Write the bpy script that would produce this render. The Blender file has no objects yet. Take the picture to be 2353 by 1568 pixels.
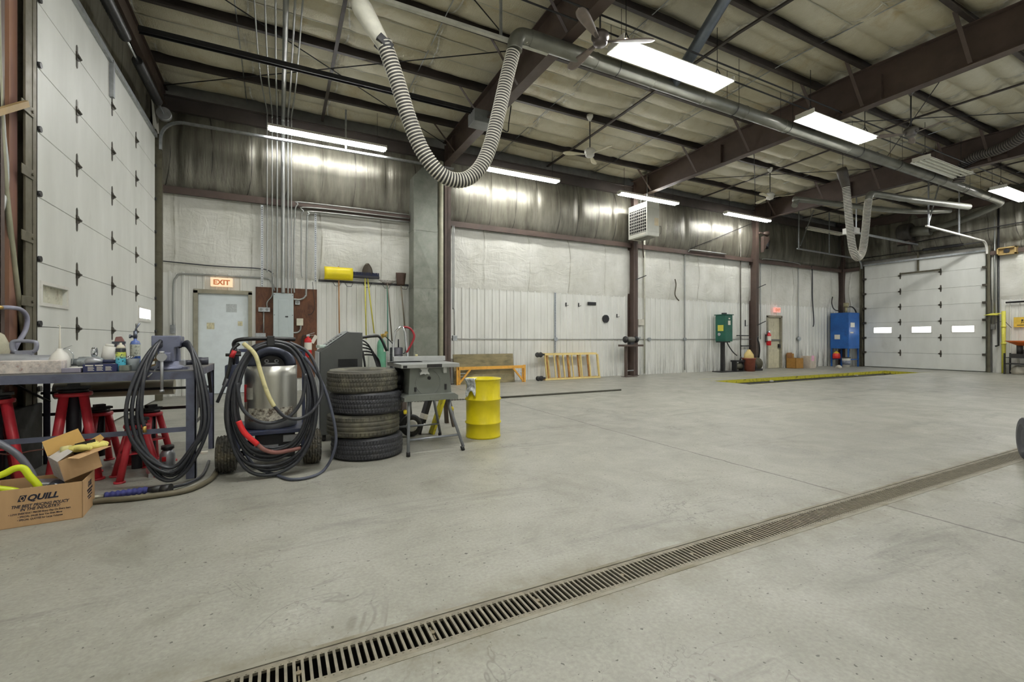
import bpy, math, random
from mathutils import Vector, Matrix, noise
random.seed(7)
scene = bpy.context.scene
COL = scene.collection
PI = math.pi
# ------------------------------------------------------------------ camera calibration (places pixels of the photo on real planes)
FPX, YAW, EYE = 1050.0, math.radians(27.2), 1.2
SN, CS = math.sin(YAW), math.cos(YAW)
def ray(px, py):
    l = (px - 1176.5) / FPX
    return (SN + l * CS, CS - l * SN, (780 - py) / FPX)
def onZ(px, py, z=0.0):
    d = ray(px, py); t = (z - EYE) / d[2]
    return Vector((d[0] * t, d[1] * t, z))
def onY(px, py, Y):
    d = ray(px, py); t = Y / d[1]
    return Vector((d[0] * t, Y, EYE + d[2] * t))
def onX(px, py, X):
    d = ray(px, py); t = X / d[0]
    return Vector((X, d[1] * t, EYE + d[2] * t))

# ------------------------------------------------------------------ mesh builder
def spline(pts, sub=8, closed=False):
    P = [Vector(p) for p in pts]; n = len(P); out = []
    rng = n if closed else n - 1
    for i in range(rng):
        if closed:
            a, b, c, d = P[(i - 1) % n], P[i], P[(i + 1) % n], P[(i + 2) % n]
        else:
            a, b, c, d = P[max(i - 1, 0)], P[i], P[i + 1], P[min(i + 2, n - 1)]
        for k in range(sub):
            t = k / sub
            out.append(0.5 * ((2 * b) + (c - a) * t + (2 * a - 5 * b + 4 * c - d) * t * t + (3 * b - a - 3 * c + d) * t ** 3))
    if not closed: out.append(P[-1].copy())
    return out

class MB:
    def __init__(self):
        self.v = []; self.f = []; self.s = []; self.m = []; self.mi = 0; self.X = None
    def at(self, loc=(0, 0, 0), rx=0, ry=0, rz=0):
        self.X = Matrix.Translation(Vector(loc)) @ Matrix.Rotation(rz, 4, 'Z') @ Matrix.Rotation(ry, 4, 'Y') @ Matrix.Rotation(rx, 4, 'X')
        return self
    def off(self): self.X = None; return self
    def V(self, p):
        p = Vector(p)
        if self.X is not None: p = self.X @ p
        self.v.append(p); return len(self.v) - 1
    def F(self, idx, smooth=False):
        self.f.append(tuple(idx)); self.s.append(smooth); self.m.append(self.mi)
    def box(self, a, b):
        x0, y0, z0 = [min(a[i], b[i]) for i in range(3)]; x1, y1, z1 = [max(a[i], b[i]) for i in range(3)]
        i = [self.V(p) for p in ((x0, y0, z0), (x1, y0, z0), (x1, y1, z0), (x0, y1, z0), (x0, y0, z1), (x1, y0, z1), (x1, y1, z1), (x0, y1, z1))]
        for q in ((3, 2, 1, 0), (4, 5, 6, 7), (0, 1, 5, 4), (1, 2, 6, 5), (2, 3, 7, 6), (3, 0, 4, 7)): self.F([i[k] for k in q])
        return self
    def cbox(self, c, s): return self.box([c[i] - s[i] / 2 for i in range(3)], [c[i] + s[i] / 2 for i in range(3)])
    def frame(self, d):
        d = Vector(d).normalized(); up = Vector((0, 0, 1)) if abs(d.z) < 0.95 else Vector((1, 0, 0))
        u = d.cross(up).normalized(); return u, d.cross(u).normalized() * -1
    def bar(self, p0, p1, w, h):
        """rectangular bar between two points: w sideways, h upwards"""
        p0, p1 = Vector(p0), Vector(p1); u, v = self.frame(p1 - p0); i = []
        for p in (p0, p1):
            for a, b in ((-1, -1), (1, -1), (1, 1), (-1, 1)): i.append(self.V(p + u * a * w / 2 + v * b * h / 2))
        for q in ((3, 2, 1, 0), (4, 5, 6, 7), (0, 1, 5, 4), (1, 2, 6, 5), (2, 3, 7, 6), (3, 0, 4, 7)): self.F([i[k] for k in q])
        return self
    def cyl(self, p0, p1, r0, r1=None, n=14, caps=True):
        if r1 is None: r1 = r0
        p0, p1 = Vector(p0), Vector(p1); u, v = self.frame(p1 - p0)
        A = []; B = []
        for k in range(n):
            t = 2 * PI * k / n; w = u * math.cos(t) + v * math.sin(t)
            A.append(self.V(p0 + w * r0)); B.append(self.V(p1 + w * r1))
        for k in range(n): self.F((A[k], A[(k + 1) % n], B[(k + 1) % n], B[k]), True)
        if caps:
            if r0 > 1e-5: self.F(A[::-1])
            if r1 > 1e-5: self.F(B)
        return self
    def tube(self, pts, r, n=8, closed=False, caps=True):
        P = [Vector(p) for p in pts]; m = len(P); rings = []; u = None
        for i in range(m):
            if closed: d = P[(i + 1) % m] - P[i - 1]
            else: d = P[min(i + 1, m - 1)] - P[max(i - 1, 0)]
            if d.length < 1e-9: d = Vector((0, 0, 1))
            d.normalize()
            if u is None: u, _ = self.frame(d)
            else:
                u = u - d * u.dot(d)
                if u.length < 1e-6: u, _ = self.frame(d)
                u.normalize()
            w = d.cross(u); rr = r(i / max(m - 1, 1), i) if callable(r) else r
            rings.append([self.V(P[i] + (u * math.cos(2 * PI * k / n) + w * math.sin(2 * PI * k / n)) * rr) for k in range(n)])
        mm = m if closed else m - 1
        for i in range(mm):
            a, b = rings[i], rings[(i + 1) % m]
            for k in range(n): self.F((a[k], a[(k + 1) % n], b[(k + 1) % n], b[k]), True)
        if caps and not closed: self.F(rings[0][::-1]); self.F(rings[-1])
        return self
    def lathe(self, prof, n=24, o=(0, 0, 0), ax='Z', smooth=True, mod=None, close=False):
        """profile of (radius, height) turned about an axis through o"""
        o = Vector(o); rings = []
        for j, (r, h) in enumerate(prof):
            ring = []
            for k in range(n):
                rr = r if mod is None else mod(j, k, r)
                c, s = rr * math.cos(2 * PI * k / n), rr * math.sin(2 * PI * k / n)
                p = (c, s, h) if ax == 'Z' else ((h, c, s) if ax == 'X' else (s, h, c))
                ring.append(self.V(o + Vector(p)))
            rings.append(ring)
        J = len(rings)
        for j in range(J if close else J - 1):
            a, b = rings[j], rings[(j + 1) % J]
            for k in range(n): self.F((a[k], a[(k + 1) % n], b[(k + 1) % n], b[k]), smooth)
        if not close:
            if prof[0][0] > 1e-5: self.F(rings[0][::-1])
            if prof[-1][0] > 1e-5: self.F(rings[-1])
        return self
    def prism(self, poly, a, b, plane='XZ'):
        """polygon extruded from a to b along the axis the plane leaves out"""
        def P(p, d): return {'XZ': (p[0], d, p[1]), 'XY': (p[0], p[1], d), 'YZ': (d, p[0], p[1])}[plane]
        A = [self.V(P(p, a)) for p in poly]; B = [self.V(P(p, b)) for p in poly]; n = len(poly)
        self.F(A); self.F(B[::-1])
        for k in range(n): self.F((A[k], B[k], B[(k + 1) % n], A[(k + 1) % n]))
        return self
    def ball(self, c, r, n=12, sc=(1, 1, 1)):
        m = n // 2; c = Vector(c); rows = []
        for j in range(m + 1):
            t = PI * j / m; row = []
            for k in range(n):
                a = 2 * PI * k / n
                row.append(self.V(c + Vector((r * sc[0] * math.sin(t) * math.cos(a), r * sc[1] * math.sin(t) * math.sin(a), r * sc[2] * math.cos(t)))))
            rows.append(row)
        for j in range(m):
            for k in range(n): self.F((rows[j][k], rows[j + 1][k], rows[j + 1][(k + 1) % n], rows[j][(k + 1) % n]), True)
        return self
    def grid(self, fn, nu, nv, smooth=True):
        I = [[self.V(fn(i / nu, j / nv)) for j in range(nv + 1)] for i in range(nu + 1)]
        for i in range(nu):
            for j in range(nv): self.F((I[i][j], I[i + 1][j], I[i + 1][j + 1], I[i][j + 1]), smooth)
        return self
    def to(self, name, mat, parent=None, bev=0, world=False, keep=False, solid=0):
        vs = self.v
        me = bpy.data.meshes.new(name); loc = Vector((0, 0, 0))
        if parent is not None and world:
            inv = WM[parent.name].inverted(); vs = [inv @ p for p in vs]
        elif parent is None and not keep:
            xs = [p.x for p in vs]; ys = [p.y for p in vs]; zs = [p.z for p in vs]
            loc = Vector(((min(xs) + max(xs)) / 2, (min(ys) + max(ys)) / 2, min(zs))); vs = [p - loc for p in vs]
        me.from_pydata([tuple(p) for p in vs], [], self.f)
        me.polygons.foreach_set('use_smooth', self.s)
        ms = mat if isinstance(mat, (list, tuple)) else [mat]
        for m in ms: me.materials.append(m)
        if len(ms) > 1: me.polygons.foreach_set('material_index', self.m)
        me.update()
        o = bpy.data.objects.new(name, me); COL.objects.link(o); o.location = loc
        W = Matrix.Translation(loc)
        if parent is not None: o.parent = parent; W = WM[parent.name] @ W
        WM[o.name] = W
        if solid:
            md = o.modifiers.new('solidify', 'SOLIDIFY'); md.thickness = solid; md.offset = 0
        if bev:
            md = o.modifiers.new('bevel', 'BEVEL'); md.width = bev; md.segments = 2; md.limit_method = 'ANGLE'; md.angle_limit = 0.7
        return o
WM = {}
def tag(o, label=None, cat=None, group=None, kind=None):
    if label: o['label'] = label
    if cat: o['category'] = cat
    if group: o['group'] = group
    if kind: o['kind'] = kind
    return o
def thing(name, label, cat, loc=(0, 0, 0), rz=0.0, group=None, kind=None, rx=0.0, ry=0.0):
    o = bpy.data.objects.new(name, None); COL.objects.link(o); o.empty_display_size = 0.05
    o.location = loc; o.rotation_euler = (rx, ry, rz)
    WM[o.name] = Matrix.Translation(Vector(loc)) @ Matrix.Rotation(rz, 4, 'Z') @ Matrix.Rotation(ry, 4, 'Y') @ Matrix.Rotation(rx, 4, 'X')
    return tag(o, label, cat, group, kind)
def struct(o): o['kind'] = 'structure'; return o
def dup(root, loc, rz=None, label=None, group=None, rx=None):
    c = root.copy(); COL.objects.link(c); c.location = loc
    if rz is not None: c.rotation_euler[2] = rz
    if rx is not None: c.rotation_euler[0] = rx
    if label: c['label'] = label
    if group: c['group'] = group
    def kids(src, dst):
        for ch in list(src.children):
            d = ch.copy(); COL.objects.link(d); d.parent = dst; kids(ch, d)
    kids(root, c)
    return c
def text(body, size, mat, parent, loc, rot, name='lettering', shear=0.0, bold=0.0, align='LEFT', sx=1.0):
    cu = bpy.data.curves.new(name, 'FONT'); cu.body = body; cu.size = size; cu.shear = shear; cu.offset = bold
    cu.extrude = 0.0004; cu.align_x = align; cu.resolution_u = 3; cu.materials.append(mat)
    c = bpy.data.objects.new(name, cu); me = bpy.data.meshes.new_from_object(c)      # letters become an ordinary mesh
    bpy.data.objects.remove(c); o = bpy.data.objects.new(name, me); COL.objects.link(o)
    if not me.materials: me.materials.append(mat)
    o.location = loc; o.rotation_euler = rot; o.scale = (sx, 1, 1); o.parent = parent
    return o

# ------------------------------------------------------------------ materials
def L(r, g, b):
    def c(v):
        v /= 255.0
        return v / 12.92 if v <= 0.04045 else ((v + 0.055) / 1.055) ** 2.4
    return (c(r), c(g), c(b), 1.0)
class N:
    def __init__(self, name):
        self.mat = bpy.data.materials.new(name); self.mat.use_nodes = True
        self.t = self.mat.node_tree; self.b = self.t.nodes['Principled BSDF']; self.tc = None
    def n(self, typ, **kw):
        x = self.t.nodes.new(typ)
        for k, v in kw.items(): setattr(x, k, v)
        return x
    def l(self, a, b): self.t.links.new(a, b)
    def co(self, sc=(1, 1, 1), rot=(0, 0, 0)):
        if self.tc is None: self.tc = self.n('ShaderNodeTexCoord')
        m = self.n('ShaderNodeMapping'); m.inputs['Scale'].default_value = sc; m.inputs['Rotation'].default_value = rot
        self.l(self.tc.outputs['Object'], m.inputs['Vector']); return m.outputs[0]
    def noise(self, scale, sc=(1, 1, 1), detail=4, rough=0.55, dist=0.0, rot=(0, 0, 0)):
        x = self.n('ShaderNodeTexNoise'); x.inputs['Scale'].default_value = scale; x.inputs['Detail'].default_value = detail
        x.inputs['Roughness'].default_value = rough; x.inputs['Distortion'].default_value = dist
        self.l(self.co(sc, rot), x.inputs['Vector']); return x.outputs['Fac']
    def rng(self, s, a, b, c=0.0, d=1.0):
        x = self.n('ShaderNodeMapRange'); self.l(s, x.inputs['Value'])
        for k, v in zip(('From Min', 'From Max', 'To Min', 'To Max'), (a, b, c, d)): x.inputs[k].default_value = v
        return x.outputs[0]
    def math(self, op, a, b=None, clamp=False):
        x = self.n('ShaderNodeMath', operation=op); x.use_clamp = clamp
        for i, s in enumerate((a, b)):
            if s is None: continue
            if isinstance(s, (int, float)): x.inputs[i].default_value = s
            else: self.l(s, x.inputs[i])
        return x.outputs[0]
    def mix(self, f, a, b):
        x = self.n('ShaderNodeMix', data_type='RGBA')
        for s, k in ((f, 0), (a, 6), (b, 7)):
            if isinstance(s, (int, float)): x.inputs[k].default_value = s
            elif isinstance(s, tuple): x.inputs[k].default_value = s
            else: self.l(s, x.inputs[k])
        return x.outputs[2]
    def xyz(self):
        x = self.n('ShaderNodeSeparateXYZ'); self.l(self.co(), x.inputs[0]); return x.outputs
    def bump(self, h, strength=0.3, dist=0.02):
        x = self.n('ShaderNodeBump'); x.inputs['Strength'].default_value = strength; x.inputs['Distance'].default_value = dist
        self.l(h, x.inputs['Height']); self.l(x.outputs[0], self.b.inputs['Normal'])
    def set(self, col=None, rough=None, metal=None, spec=None):
        for k, v in (('Base Color', col), ('Roughness', rough), ('Metallic', metal), ('Specular IOR Level', spec)):
            if v is None: continue
            if isinstance(v, (int, float, tuple)): self.b.inputs[k].default_value = v
            else: self.l(v, self.b.inputs[k])
        return self.mat
def sh(c, k): return (min(c[0] * k, 1), min(c[1] * k, 1), min(c[2] * k, 1), 1)
def M(name, col, rough=0.5, metal=0.0, var=0.14, scale=7, stretch=(1, 1, 1), bump=0.0, bscale=60, dirt=None, damt=0.5, dscale=9, dthr=0.55, spec=None):
    """worn surface: base colour varied by noise, optional patches of dirt, optional bump"""
    g = N(name); c = g.mix(g.rng(g.noise(scale, stretch, 5), 0.3, 0.7), sh(col, 1 - var), sh(col, 1 + var))
    if dirt is not None:
        m = g.rng(g.noise(dscale, stretch, 6, 0.65), dthr, dthr + 0.18, 0, damt); c = g.mix(m, c, dirt)
    if bump: g.bump(g.noise(bscale, stretch, 3), bump, 0.01)
    return g.set(c, g.rng(g.noise(scale * 1.7, stretch), 0.2, 0.8, max(rough - 0.1, 0.03), min(rough + 0.1, 1)), metal, spec)
def EM(name, col, s):
    g = N(name); g.b.inputs['Base Color'].default_value = col; g.b.inputs['Emission Color'].default_value = col; g.b.inputs['Emission Strength'].default_value = s
    return g.mat

BLACK = M('black_paint', L(30, 30, 32), 0.45, dirt=L(70, 66, 60), damt=0.4)
RUBBER = M('rubber', L(38, 38, 38), 0.6, var=0.25, scale=12, bump=0.15, dirt=L(92, 88, 74), damt=0.55, dscale=6, dthr=0.5)
HOSE = M('hose_rubber', L(44, 46, 52), 0.42, var=0.2, dirt=L(84, 82, 78), damt=0.35)
STEELBROWN = M('brown_steel', L(80, 66, 59), 0.55, var=0.18, scale=3, dirt=L(70, 60, 56), damt=0.6, dscale=4)
STEELDARK = M('dark_purlin_steel', L(62, 55, 51), 0.55, var=0.2, scale=3)
GALV = M('galvanised', L(172, 176, 178), 0.38, 0.75, var=0.18, scale=14)
CHROME = M('chrome', L(205, 208, 212), 0.2, 0.95, var=0.08)
ALU = M('dull_aluminium', L(176, 178, 182), 0.42, 0.6, var=0.14, dirt=L(110, 108, 104), damt=0.5)
GREYP = M('grey_enamel', L(178, 184, 184), 0.45, var=0.06)
WHITEP = M('white_enamel', L(224, 222, 214), 0.4, var=0.05, dirt=L(170, 164, 148), damt=0.35)
RED = M('red_paint', L(186, 30, 38), 0.38, var=0.2, dirt=L(104, 40, 40), damt=0.5, dscale=7)
YELLOW = M('yellow_drum_paint', L(222, 204, 18), 0.36, var=0.08, dirt=L(150, 130, 20), damt=0.5, dscale=16, dthr=0.62)
ORANGE = M('orange_paint', L(232, 172, 74), 0.45, var=0.1, dirt=L(150, 96, 40), damt=0.4)
BRASS = M('brass', L(190, 160, 90), 0.35, 0.8)
PAPER = M('paper', L(226, 222, 208), 0.7, var=0.05)
INK = M('dark_ink', L(32, 34, 52), 0.6, var=0.05)
# ------------------------------------------------------------------ camera, world
cd = bpy.data.cameras.new('camera'); cam = bpy.data.objects.new('camera', cd); COL.objects.link(cam)
cd.sensor_fit = 'HORIZONTAL'; cd.sensor_width = 36; cd.lens = FPX / 2353 * 36; cd.shift_y = -4 / 2353; cd.clip_start = 0.02; cd.clip_end = 200
cam.location = (0, 0, EYE); cam.rotation_euler = (PI / 2, 0, -YAW); scene.camera = cam
w = bpy.data.worlds.new('world'); scene.world = w; w.use_nodes = True
w.node_tree.nodes['Background'].inputs[0].default_value = (0.75, 0.85, 1, 1); w.node_tree.nodes['Background'].inputs[1].default_value = 1.5
scene.view_settings.view_transform = 'Standard'; scene.view_settings.look = 'None'; scene.view_settings.gamma = 1
scene.view_settings.exposure = 0.12; scene.view_settings.use_curve_mapping = False
scene.cycles.use_denoising = True; scene.cycles.use_adaptive_sampling = True; scene.cycles.adaptive_threshold = 0.03; scene.cycles.max_bounces = 7; scene.cycles.diffuse_bounces = 4; scene.cycles.glossy_bounces = 3
scene.cycles.sample_clamp_indirect = 8; scene.cycles.caustics_reflective = False; scene.cycles.caustics_refractive = False

X0, X1, Y0, Y1 = -2.2, 23.05, -1.25, 11.8      # inside faces of the four walls
FRAMES = (4.0, 10.48, 16.68)                    # the rigid frames
EAVE = 6.08
RIDGE = 5.35
def roofz(y): return 6.40 + 0.2 * (1 - abs(y - RIDGE) / 6.45)   # underside of the purlins
PURL = (10.72, 8.98, 7.38, 5.78, 4.92, 3.32, 1.72, 0.0)

# ------------------------------------------------------------------ floor
g = N('concrete_floor')
big = g.rng(g.noise(0.28, detail=6, rough=0.62), 0.3, 0.7); mid = g.rng(g.noise(2.2, detail=7, rough=0.72, dist=0.5), 0.3, 0.72)
fine = g.rng(g.noise(55, detail=4), 0.3, 0.7)
c = g.mix(big, L(136, 135, 127), L(168, 167, 155)); c = g.mix(g.math('MULTIPLY', mid, 0.6), c, L(182, 181, 170)); c = g.mix(g.math('MULTIPLY', fine, 0.42), c, L(116, 114, 104))
st = g.rng(g.noise(0.9, detail=8, rough=0.7, dist=1.2), 0.54, 0.72, 0, 0.5); c = g.mix(st, c, L(112, 108, 94))
sc_ = g.rng(g.noise(1.6, (0.25, 1.6, 1), 7, 0.75, 0.6), 0.55, 0.7, 0, 0.5); c = g.mix(sc_, c, L(92, 90, 84))
wh = g.rng(g.noise(2.6, (0.6, 1.4, 1), 8, 0.78, 0.8), 0.62, 0.78, 0, 0.5); c = g.mix(wh, c, L(214, 214, 208))
pit_ = g.rng(g.noise(42, detail=2, rough=0.4), 0.705, 0.73, 0, 0.85); c = g.mix(pit_, c, L(74, 72, 66))
x, y, z = g.xyz(); wob = g.math('MULTIPLY', g.math('SUBTRACT', g.noise(1.4, detail=7, rough=0.7), 0.5), 0.14)
def line(coord, v, w0, w1, amt):
    d = g.math('ABSOLUTE', g.math('SUBTRACT', g.math('ADD', coord, wob), v)); return g.rng(d, w0, w1, amt, 0)
for coord, v, amt in ((x, 3.92, .8), (x, 10.4, .5), (x, 16.6, .5), (y, 5.25, .5)):
    c = g.mix(line(coord, v, 0.006, 0.014, amt), c, L(78, 76, 68))
# oil creep along both sides of the channel drain
for sc2, thr in ((.9, .0035), (1.7, .003)):      # hairline water marks
    nn = g.noise(sc2, detail=5, rough=.6, dist=.8); cl = g.math('MULTIPLY', g.rng(g.math('ABSOLUTE', g.math('SUBTRACT', nn, .5)), thr * .4, thr * 1.6, .5, 0), g.rng(g.noise(.7), .48, .58)); c = g.mix(cl, c, L(104, 102, 94))
dd = g.math('ABSOLUTE', g.math('SUBTRACT', y, 1.82)); oil = g.math('MULTIPLY', g.rng(dd, 0.1, 0.3, 1, 0), g.rng(g.noise(2.4, detail=7, rough=0.7), 0.4, 0.62)); c = g.mix(g.math('MULTIPLY', oil, 0.75), c, L(112, 104, 84))
g.bump(g.noise(34, detail=6, rough=0.7), 0.12, 0.006)
FLOOR = g.set(c, g.rng(mid, 0, 1, 0.52, 0.36), 0, 0.4)
b = MB()
TX0, TX1, TY0, TY1 = -1.9, 9.92, 1.725, 1.915      # drain channel
PX0, PX1, PY0, PY1 = 11.15, 20.6, 7.9, 9.02        # service pit
def fl(xa, xb, ya, yb): b.F([b.V((xa, ya, 0)), b.V((xb, ya, 0)), b.V((xb, yb, 0)), b.V((xa, yb, 0))])
fl(X0 - .3, X1 + .3, Y0 - .3, TY0); fl(X0 - .3, TX0, TY0, TY1); fl(TX1, X1 + .3, TY0, TY1)
fl(X0 - .3, X1 + .3, TY1, PY0); fl(X0 - .3, PX0, PY0, PY1); fl(PX1, X1 + .3, PY0, PY1); fl(X0 - .3, X1 + .3, PY1, Y1 + .5)
floor = struct(b.to('floor', FLOOR, keep=True))
# lining of the drain channel
b = MB(); DARKC = M('dark_channel_lining', L(40, 38, 34), 0.7)  # one even dark colour for the whole channel lining
for a_, b_ in (((TX0, TY0 - .02, -.2), (TX1, TY0, -.002)), ((TX0, TY1, -.2), (TX1, TY1 + .02, -.002)), ((TX0, TY0, -.22), (TX1, TY1, -.2)), ((TX0 - .02, TY0, -.2), (TX0, TY1, -.002)), ((TX1, TY0, -.2), (TX1 + .02, TY1, -.002))): b.box(a_, b_)
b.to('drain_channel', DARKC, floor, world=True)
# lining of the pit with its yellow painted kerb
b = MB(); PITC = M('pit_concrete', L(96, 94, 86), 0.8)
for a_, b_ in (((PX0 - .1, PY0 - .1, -1.5), (PX1 + .1, PY0, -.003)), ((PX0 - .1, PY1, -1.5), (PX1 + .1, PY1 + .1, -.003)), ((PX0 - .1, PY0, -1.5), (PX0, PY1, -.003)), ((PX1, PY0, -1.5), (PX1 + .1, PY1, -.003)), ((PX0 - .1, PY0 - .1, -1.6), (PX1 + .1, PY1 + .1, -1.5))): b.box(a_, b_)
b.to('pit_lining', PITC, floor, world=True)
PYEL = M('pit_yellow', L(206, 198, 58), 0.6, var=0.15, dirt=L(88, 82, 46), damt=0.9, dscale=7, dthr=0.5)
b = MB(); e = 0.012
b.box((PX0, PY1 - e, -.1), (PX1, PY1 - .001, -.004)); b.box((PX1 - e, PY0, -.1), (PX1 - .001, PY1 - e, -.004)); b.box((PX0 + .001, PY0, -.2), (PX0 + e, PY1 - e, -.004)); b.box((PX0, PY0 + .001, -.2), (PX1, PY0 + e, -.004))
b.to('pit_kerb', PYEL, floor, world=True)
b = MB(); b.box((PX0 - .1, PY1 + .002, .001), (PX1 + .1, PY1 + .05, .004)); b.box((PX0, 9.55, .001), (PX1 - 2, 9.6, .003)); b.box((PX1 + .002, PY0, .001), (PX1 + .06, PY1, .004)); b.box((PX0 - .1, PY0 - .05, .001), (PX1 + .8, PY0 - .002, .003))
b.to('painted_line', M('line_yellow', L(196, 192, 120), 0.6, dirt=L(170, 168, 150), damt=0.9, dscale=4, dthr=0.42), floor, world=True)

# grates: half a metre each, all alike
GR = M('drain_grate_iron', L(128, 122, 106), 0.6, 0.25, var=0.22, scale=22, dirt=L(92, 84, 66), damt=0.7)
b = MB(); n = 18; p = 0.5 / n; h = 0.011
b.box((0, 0, -h), (0.5, .028, 0)); b.box((0, .157, -h), (0.5, .185, 0))
for k in range(n + 1):
    xx = k * p; ww = 0.0052
    b.box((max(xx - ww, 0), .028, -h), (min(xx + ww, 0.5), .157, 0))
for k in range(n):
    if k % 1 == 0:
        for yy in (.02, .165): b.box((k * p + .01, yy - .003, 0), (k * p + .016, yy + .003, .0015))
gr = thing('drain_grate', 'slotted iron drain grate in the floor channel, one of a straight run of identical grates', 'drain grate', (-0.917, 1.7275, -.001), group='channel drain grates')
b.to('grating', GR, gr)
b = MB(); b.cyl((0.5 - p / 2, .0925, -.012), (0.5 - p / 2, .0925, -.002), .011, n=10); b.bar((0.5 - p / 2, .05, -.012), (0.5 - p / 2, .135, -.012), .006, .008); b.to('locking_bar', M('bolt_iron', L(120, 110, 88), 0.5, 0.5), gr)
for k in range(1, 21): dup(gr, (-0.917 + k * 0.5, 1.7275, -.001))
b = MB(); b.box((TX0, TY0 - .022, -.002), (TX1, TY0 - .001, .0015)); b.box((TX0, TY1 + .001, -.002), (TX1, TY1 + .022, .0015))
b.to('drain_edge', M('drain_edging', L(146, 142, 128), 0.7, var=0.2, scale=3, dirt=L(104, 96, 74), damt=0.8, dscale=3, dthr=0.45), floor, world=True)

# ------------------------------------------------------------------ walls
g = N('white_liner')
c = g.mix(g.rng(g.noise(3, (1, 1, 0.25), 5), .3, .7), L(214, 214, 206), L(232, 232, 226))
x, y, z = g.xyz()
streak = g.rng(g.noise(9, (1.2, 1.2, 0.09), 7, 0.7), 0.47, 0.57); low = g.math('MULTIPLY', g.rng(z, 0.05, 1.15, 1, 0), g.rng(x, -1.5, 9, 0.25, 1))
c = g.mix(g.math('MULTIPLY', g.math('MULTIPLY', streak, low), 1.0), c, L(62, 58, 50))
c = g.mix(g.rng(g.noise(60, detail=2), 0.72, 0.76, 0, 0.5), c, L(90, 84, 76))
LINER = g.set(c, 0.42, 0, 0.45)
g = N('white_insulation'); c = g.mix(g.rng(g.noise(1.6, detail=6), .3, .7), L(206, 205, 194), L(226, 225, 217))
c = g.mix(g.rng(g.noise(2.2, (1, 1, .5), 8, .7), .58, .75, 0, .35), c, L(168, 164, 146))
x, y, z = g.xyz(); sm = g.math('ABSOLUTE', g.math('SUBTRACT', g.math('MODULO', g.math('ADD', g.math('ADD', x, y), g.math('ADD', 60.2, g.math('MULTIPLY', g.noise(1.1), .05))), 1.42), .71)); c = g.mix(g.math('MULTIPLY', g.rng(sm, .008, .02, .75, 0), g.rng(g.noise(2.3), .4, .6)), c, L(150, 146, 128)); c = g.mix(g.rng(g.noise(45, detail=1), .76, .79, 0, .7), c, L(96, 90, 78))
hh = g.math('ADD', g.math('ADD', g.noise(1.5, (1, 1, 2.2), 4, 0.55, 2.2, (0, 0.5, 0)), g.math('MULTIPLY', g.noise(3.5, (1.8, 1, .5), 3, .5, 2.0, (0, -.5, 0)), .45)), g.math('MULTIPLY', g.noise(90, detail=2), 0.05)); hh = g.math('ADD', hh, g.math('MULTIPLY', g.rng(sm, .0, .06, 1, 0), .5)); g.bump(hh, 0.3, 0.08)
INSW = g.set(c, 0.42, 0, 0.5)
g = N('grey_foil_insulation'); c = g.mix(g.rng(g.noise(3.2, (1.6, 1.6, .16), 7, .65), .32, .68), L(78, 75, 64), L(128, 125, 112))
c = g.mix(g.rng(g.noise(1.1, detail=5), .5, .75, 0, .5), c, L(70, 66, 56))
x, y, z = g.xyz(); sm = g.math('ABSOLUTE', g.math('SUBTRACT', g.math('MODULO', g.math('ADD', g.math('ADD', x, y), g.math('ADD', 60.5, g.math('MULTIPLY', g.noise(.9), .06))), .74), .37)); c = g.mix(g.math('MULTIPLY', g.rng(sm, .006, .014, .9, 0), g.rng(g.noise(1.3), .38, .55)), c, L(34, 32, 27))
hh = g.math('ADD', g.noise(9, (1.8, 1.8, .1), 5, .6, .3), g.math('MULTIPLY', g.noise(120, detail=2), .2)); g.bump(hh, 0.35, 0.03)
FOIL = g.set(c, 0.34, 0.35, 0.6)

def liner(parent, axis, fixed, sgn, a0, a1, z0, z1, pitch=0.23, mat=None):
    """ribbed wall sheet; ribs stand out by sgn along the other axis"""
    prof = []; a = a0; r = 0.022
    while a < a1 - 1e-6:
        for da, d in ((0, 0), (.062, 0), (.068, .004), (.08, .004), (.086, 0), (.168, 0), (.182, r), (.214, r), (.228, 0)):
            if a + da < a1: prof.append((a + da, d))
        a += pitch
    prof.append((a1, 0)); b = MB(); A = []; B = []
    for u, d in prof:
        q = fixed + sgn * d
        P = (lambda zz: (u, q, zz)) if axis == 'X' else (lambda zz: (q, u, zz))
        A.append(b.V(P(z0))); B.append(b.V(P(z1)))
    for i in range(len(prof) - 1): b.F((A[i], A[i + 1], B[i + 1], B[i]))
    return b.to('liner_panel', mat or LINER, parent, world=True)
def insul(parent, axis, fixed, sgn, a0, a1, z0, z1, bulge, mat, seed=0, seam=1.55, name='insulation', wr=0.03):
    nu = max(8, int((a1 - a0) / 0.07)); nv = max(6, int((z1 - z0) / 0.1))
    def fn(u, v):
        a = a0 + (a1 - a0) * u; zz = z0 + (z1 - z0) * v
        s = abs(((a - a0 + seed * .37) / seam) % 1.0 - 0.5) * 2
        d = bulge * (max(math.sin(PI * v), 0) ** 0.55) * (1 - 0.35 * max(0, (s - 0.86) / 0.14))
        d += wr * noise.noise(Vector((a * 2.3 + seed, zz * 1.1, seed * 3.1))) * math.sin(PI * v)
        q = fixed + sgn * d
        return (a, q, zz) if axis == 'X' else (q, a, zz)
    return MB().grid(fn, nu, nv).to(name, mat, parent, world=True)
def girt(parent, axis, fixed, sgn, a0, a1, zc, name='girt'):
    b = MB(); d = 0.16
    def bx(u0, u1, d0, d1, za, zb):
        if axis == 'X': b.box((u0, fixed + sgn * d0, za), (u1, fixed + sgn * d1, zb))
        else: b.box((fixed + sgn * d0, u0, za), (fixed + sgn * d1, u1, zb))
    bx(a0, a1, 0.0, d, zc + .055, zc + .07); bx(a0, a1, d - .012, d, zc - .06, zc + .055); bx(a0, a1, d - .06, d, zc - .075, zc - .06)
    return b.to(name, STEELBROWN, parent, world=True)

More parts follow.
